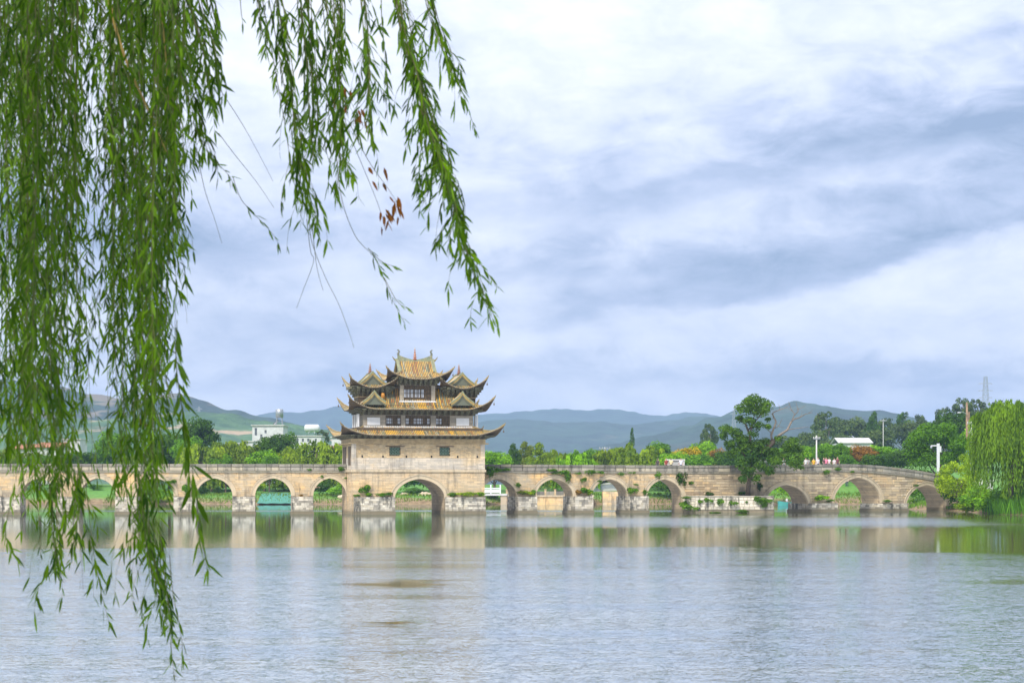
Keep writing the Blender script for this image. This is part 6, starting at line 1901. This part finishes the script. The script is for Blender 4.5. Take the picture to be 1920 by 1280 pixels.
def arched_bridge():
    Y = 372; x0, x1 = (1096 - 960) / F * Y, (1196 - 960) / F * Y; xm = (x0 + x1) / 2; hw = (x1 - x0) / 2
    th = thing('arched_footbridge', 'pale grey humped footbridge seen through the third right arch', 'footbridge', (xm, Y, 0), world_children=True)
    zc_ = CAMZ - (897 - HZ) / F * Y
    deck = lambda x: zc_ - 1.9 * ((x - xm) / hw) ** 2
    n = 20
    for nm, lo, hi, mt, y0, y1 in (('deck', -2.5, -1.9, 'concrete', 0, 4), ('parapet', -1.9, -1.1, 'metal', .1, .4), ('handrail', -1.05, -.75, 'concrete', .05, .45)):
        mb = MB()
        for i in range(n):
            a, b_ = x0 + (x1 - x0) * i / n, x0 + (x1 - x0) * (i + 1) / n
            mb.hexa([(a, Y + y0, deck(a) + lo), (b_, Y + y0, deck(b_) + lo), (b_, Y + y1, deck(b_) + lo), (a, Y + y1, deck(a) + lo), (a, Y + y0, deck(a) + hi), (b_, Y + y0, deck(b_) + hi), (b_, Y + y1, deck(b_) + hi), (a, Y + y1, deck(a) + hi)])
        mb.build(nm, mt, th)
    for s_ in (-1, 1): mb = MB(); xa = xm + s_ * hw; mb.box((min(xa, xa - s_ * 2.5), Y - .3, -.8), (max(xa, xa - s_ * 2.5), Y + 4.3, deck(xa) - 2.0)); mb.build('abutment', 'ashlar', th)
arched_bridge()
Y = 349; x0, x1 = (1130 - 960) / F * Y, (1200 - 960) / F * Y; mb = MB(); mb.box((x0, Y, -1), (x1, Y + 3, CAMZ - (921 - HZ) / F * Y), 0, (.7, .62, .5)); L = x1 - x0
st = stones_mesh(lambda s_, n, z: (x0 + s_, 349 + n, z), facing(0, L, -.1, FLAT(CAMZ - (921.5 - HZ) / F * Y), [], 0, .4, .6, 1.2), 0); o_ = len(mb.v); mb.v.extend(st.v); mb.f.extend(tuple(i + o_ for i in f) for f in st.f); mb.m.extend(st.m); mb.c.extend(st.c)
tag(mb.build('landing_wall', 'ashlar', tint=True), 'ochre landing wall at the water under the grey humped footbridge', 'wall')
# teal sheet on the slope
mb = MB(); xa, xb = (490 - 960) / F * 353, (560 - 960) / F * 353
for i in range(8):
    for j in range(6):
        f_ = lambda i_, j_: (xa + (xb - xa) * i_ / 8 - (5 - j_) * .0, 346.6 + 13 * j_ / 6, max(.0, gz(xa + (xb - xa) * i_ / 8, 346.6 + 13 * j_ / 6)) + .22 + .05 * math.sin(i_ * 2.3 + j_ * 1.7))
        mb.quad(f_(i, j), f_(i + 1, j), f_(i + 1, j + 1), f_(i, j + 1)); g_ = [(a, b_, c_ - .05) for a, b_, c_ in (f_(i, j), f_(i + 1, j), f_(i + 1, j + 1), f_(i, j + 1))]; mb.quad(*g_[::-1])
o = tag(mb.build('teal_sheet', 'obj'), 'teal sheet spread over the bank behind the third arch left of the pavilion', 'sheet'); o.color = (.06, .25, .18, 1)
p_ = at(488, 932, 357); mb = MB(); mb.box((p_.x - .6, p_.y, p_.z - .1), (p_.x + .6, p_.y + .06, p_.z + .35)); mb.tube([(p_.x, p_.y + .1, p_.z - 1), (p_.x, p_.y + .1, p_.z)], .05, 5); tag(mb.build('white_board', 'white'), 'small white board at the left edge of the teal sheet', 'board')
p_ = at(601, 914, 368); pa = thing('market_umbrella', 'pink and white umbrella on the lawn behind the arch next to the pavilion', 'umbrella', (p_.x, p_.y, gz(p_.x, p_.y)), world_children=True)
mb = MB(); mb.lathe([(1.5, 0), (1.0, .25), (.5, .4), (.0, .5)], (p_.x, p_.y, p_.z), 10); o = mb.build('canopy', 'obj', pa); o.color = (.62, .28, .30, 1); mb = MB(); mb.tube([(p_.x, p_.y, gz(p_.x, p_.y) - .2), (p_.x, p_.y, p_.z + .4)], .05, 5); mb.build('pole', 'whitepaint', pa)
for k, px in enumerate((423, 406, 505, 1562, 1596)):
    Y = 366 if k < 3 else 358; X = (px - 960) / F * Y
    plant('slim_tree', 'round', ('slim young tree on the lawn in the fourth arch left of the pavilion', 'young tree left of its neighbour on the far lawn', 'young tree behind the teal sheet', 'young tree at the left of the lawn under the highest arch', 'pale-stemmed young tree on the lawn under the highest arch')[k], 'tree', (X, Y + (0 if k < 3 else 12), gz(X, Y + (0 if k < 3 else 12)) - .1), 4.5, 7.5, 'mid', 'young trees on the far lawn')
# boulders on the far bank
bm = MB(); rr_ = random.Random(3)
ico = []
for i in range(5):
    for k in range(8):
        a = 2 * PI * k / 8; ph = PI * (i + .5) / 5; r = rr_.uniform(.8, 1.15); ico.append((math.cos(a) * math.sin(ph) * r, math.sin(a) * math.sin(ph) * r, math.cos(ph) * r * .7))
bm.add(ico, [(i * 8 + k, i * 8 + (k + 1) % 8, (i + 1) * 8 + (k + 1) % 8, (i + 1) * 8 + k) for i in range(4) for k in range(8)] + [tuple(range(7, -1, -1)), tuple(range(32, 40))][::-1])
rock = bm.mesh('boulder', 'ring', smooth=False)
for px, Y, s_, lab in ((758, 353, .9, 'boulder at the water left under the central arch'), (770, 354, .7, 'second boulder from left under the central arch'), (796, 353, 1.2, 'large boulder in the middle under the central arch'), (806, 353, .9, 'boulder beside the large one under the central arch'), (815, 354, 1.0, 'rightmost boulder under the central arch'), (640, 353, .8, 'boulder behind the arch next to the pavilion'), (311, 353, 1.8, 'pale slab rock in the arch by the hanging curtain')):
    X = (px - 960) / F * Y; o = tag(link('boulder', rock), lab, 'rock', 'rocks on the far bank'); o.location = (X, Y, gz(X, Y)); o.scale = (s_ * 1.3, s_, s_ * .8); o.rotation_euler = (0, 0, px)

# ------------------------------------------------------------------ people
def body_mesh(pose):
    """one continuous figure grown from a skeleton with a skin modifier"""
    J = {'pelvis': (0, 0, .95, .15), 'waist': (0, 0, 1.1, .135), 'chest': (0, 0, 1.3, .165), 'neck': (0, .0, 1.48, .06), 'chin': (0, -.02, 1.56, .085), 'head': (0, -.01, 1.68, .095), 'crown': (0, 0, 1.76, .06)}
    E_ = [('pelvis', 'waist'), ('waist', 'chest'), ('chest', 'neck'), ('neck', 'chin'), ('chin', 'head'), ('head', 'crown')]
    for s_, n in ((-1, 'l'), (1, 'r')):
        st = .12 * (s_ if pose == 1 else 0)
        J.update({n + 'hip': (s_ * .10, 0, .88, .10), n + 'knee': (s_ * .11, st * .6 - .02, .48, .068), n + 'ank': (s_ * .11, st, .08, .045), n + 'toe': (s_ * .13, st - .15, .035, .04)})
        J.update({n + 'sh': (s_ * .19, 0, 1.40, .07), n + 'el': (s_ * .25, .03, 1.12, .05), n + 'wr': ((s_ * .24, -.08, .88, .035) if pose == 0 else (s_ * .16, -.24, 1.02, .035)), n + 'ha': ((s_ * .23, -.12, .79, .04) if pose == 0 else (s_ * .08, -.32, 1.06, .04))})
        E_ += [('pelvis', n + 'hip'), (n + 'hip', n + 'knee'), (n + 'knee', n + 'ank'), (n + 'ank', n + 'toe'), ('chest', n + 'sh'), (n + 'sh', n + 'el'), (n + 'el', n + 'wr'), (n + 'wr', n + 'ha')]
    ks = list(J); me = bpy.data.meshes.new('skeleton'); me.from_pydata([J[k][:3] for k in ks], [(ks.index(a), ks.index(b_)) for a, b_ in E_], [])
    ob = bpy.data.objects.new('skeleton', me); C.objects.link(ob)
    md = ob.modifiers.new('skin', 'SKIN'); sv = me.skin_vertices[0].data
    for i, k in enumerate(ks): sv[i].radius = (J[k][3] * (1.15 if k in ('chest', 'pelvis') else 1), J[k][3] * (.75 if k in ('chest', 'pelvis', 'waist') else 1)); sv[i].use_root = (k == 'pelvis')
    s2 = ob.modifiers.new('sub', 'SUBSURF'); s2.levels = 1
    dg = bpy.context.evaluated_depsgraph_get(); out_ = bpy.data.meshes.new_from_object(ob.evaluated_get(dg)); bpy.data.objects.remove(ob); bpy.data.meshes.remove(me)
    out_.name = 'person'; out_.materials.clear()
    for k in ('obj', 'skin', 'hair', 'trousers'): out_.materials.append(M[k])
    for f_ in out_.polygons:
        c_ = f_.center
        if c_.z > 1.5: f_.material_index = 2 if (c_.z > 1.70 or c_.y > .02) else 1
        elif c_.z > 1.455: f_.material_index = 1
        elif c_.z < .93 and abs(c_.x) < .2 and c_.y > -.2: f_.material_index = 3
        elif abs(c_.x) > .21 and c_.z < 1.2: f_.material_index = 1
        elif c_.y < -.16: f_.material_index = 1
        f_.use_smooth = True
    return out_


BODY = [body_mesh(0), body_mesh(1)]
def person(loc, rz_, shirt, label, pose=0, h=1.0, group=None):
    o = tag(link('person', BODY[pose]), label, 'person', group); o.location = loc; o.rotation_euler = (0, 0, rz_); o.scale = (h, h, h); o.color = (*shirt, 1); return o
CROWD = [(1237, (.05, .04, .04), 'person in a dark top looking over the parapet, left of the notice screen', 2.6, 0), (1253, (.35, .06, .05), 'person in a red top standing left of the notice screen', .5, 0), (1262, (.7, .6, .35), 'person in a cream top just left of the notice screen', 3.0, 1),
         (1282, (.75, .75, .82), 'person in a white shirt in front of the notice screen', 0, 0), (1424, (.45, .22, .2), 'person in a reddish top half hidden by the terrace tree', 1.2, 0), (1430, (.6, .66, .7), 'person in a pale blue top behind the terrace tree', .3, 0), (1440, (.5, .5, .52), 'person in grey behind the terrace tree', 3.1, 0),
         (1462, (.6, .72, .72), 'person in a mint top in the gap of the terrace tree', .2, 0), (1475, (.75, .75, .72), 'person in a white top right of the terrace tree gap', .4, 0), (1497, (.5, .3, .28), 'person in a brown top at the right edge of the terrace tree', 2.2, 0),
         (1517, (.7, .7, .68), 'person in white at the left of the crowd on the hump', .2, 0), (1522, (.35, .33, .33), 'person in dark grey beside the yellow shirt', 2.9, 0), (1532, (.85, .47, .03), 'person in a bright yellow shirt on the hump of the bridge', .1, 0), (1540, (.78, .74, .74), 'person in a white top right of the yellow shirt', .4, 0),
         (1551, (.12, .08, .08), 'person in black left of the pink shirt', 1.0, 0), (1555.5, (.85, .24, .36), 'person in a bright pink shirt on the hump of the bridge', .2, 0), (1561, (.75, .6, .62), 'person in a pale top right of the pink shirt', 2.8, 0), (1571, (.75, .68, .68), 'person in a pale top farther right of the pink shirt', .2, 0), (1577, (.18, .05, .06), 'person in a maroon top at the right end of the crowd', .3, 0)]
for px, col, lab, rz_, pose in CROWD:
    q = RP.at_px(px); zd = rtop(q) - PAR + .2; person(RP.P(q, .75 if px != 1282 else 1.0, zd), rz_, col, lab, pose, random.uniform(.95, 1.06), 'people on the bridge')
for px, Y, col, lab in ((523, 372, (.7, .68, .7), 'person in white standing behind the teal sheet'), (516, 374, (.1, .1, .1), 'person in black standing behind the teal sheet'), (1586, 362, (.6, .25, .22), 'person in red at the top of the lawn under the highest arch'), (1589, 362, (.5, .4, .4), 'person in a pale top at the top of the lawn under the highest arch'), (533, 373, (.08, .2, .25), 'person in dark teal right behind the teal sheet')):
    X = (px - 960) / F * Y; person((X, Y, gz(X, Y)), px, col, lab, 0, 1.0, 'people on the far lawn')
# rowing boat behind the arch right of the terrace
bx_, by_ = (1481 - 960) / F * 330, 330
boat = thing('rowing_boat', 'teal boat with two passengers behind the arch right of the terrace', 'boat', (bx_, by_, 0), .35)
mb = MB(); sec = []
for i in range(9):
    t_ = i / 8; w_ = .75 * math.sin(PI * min(1, .08 + t_ * .9)) ** .6; x = -2.2 + 4.4 * t_; zt = .55 + .25 * (2 * t_ - 1) ** 2
    sec.append([(x, -w_, zt), (x, -w_ * .7, -.05), (x, w_ * .7, -.05), (x, w_, zt), (x, w_ * .88, zt), (x, w_ * .6, .12), (x, -w_ * .6, .12), (x, -w_ * .88, zt)])
for a, b_ in zip(sec, sec[1:]):
    for k in range(8): mb.quad(a[k], b_[k], b_[(k + 1) % 8], a[(k + 1) % 8])
mb.add(sec[0], [tuple(range(8))]); mb.add(sec[-1], [tuple(range(7, -1, -1))])
o = mb.build('hull', 'obj', boat); o.color = (.05, .32, .28, 1)
for x in (-.9, .5): boxpart('seat', 'wood', (x - .15, -.6, .38), (x + .15, .6, .44), boat)
person((bx_ - .55, by_ - .2, -.25), .6, (.7, .7, .72), 'person in white in the teal boat', 1, .95, 'people in the boat'); person((bx_ + .45, by_ + .15, -.25), 5.8, (.08, .08, .1), 'person in black in the teal boat', 1, .95, 'people in the boat')

# ------------------------------------------------------------------ air
mb = MB(); mb.box((-9000, -900, -8), (9000, 9500, 262))
hz_m = bpy.data.materials.new('haze'); hz_m.use_nodes = True; t = hz_m.node_tree; t.nodes.clear()
pv = nd(t, 'ShaderNodeVolumePrincipled'); pv.inputs['Color'].default_value = (0.48, 0.68, 1.0, 1); pv.inputs['Density'].default_value = HAZE; pv.inputs['Anisotropy'].default_value = 0.0
om = nd(t, 'ShaderNodeOutputMaterial'); t.links.new(pv.outputs[0], om.inputs['Volume'])
hz_o = link('haze', mb.mesh('haze', [hz_m])); hz_o['kind'] = 'stuff'; hz_o['label'] = 'thin blue haze in the air'
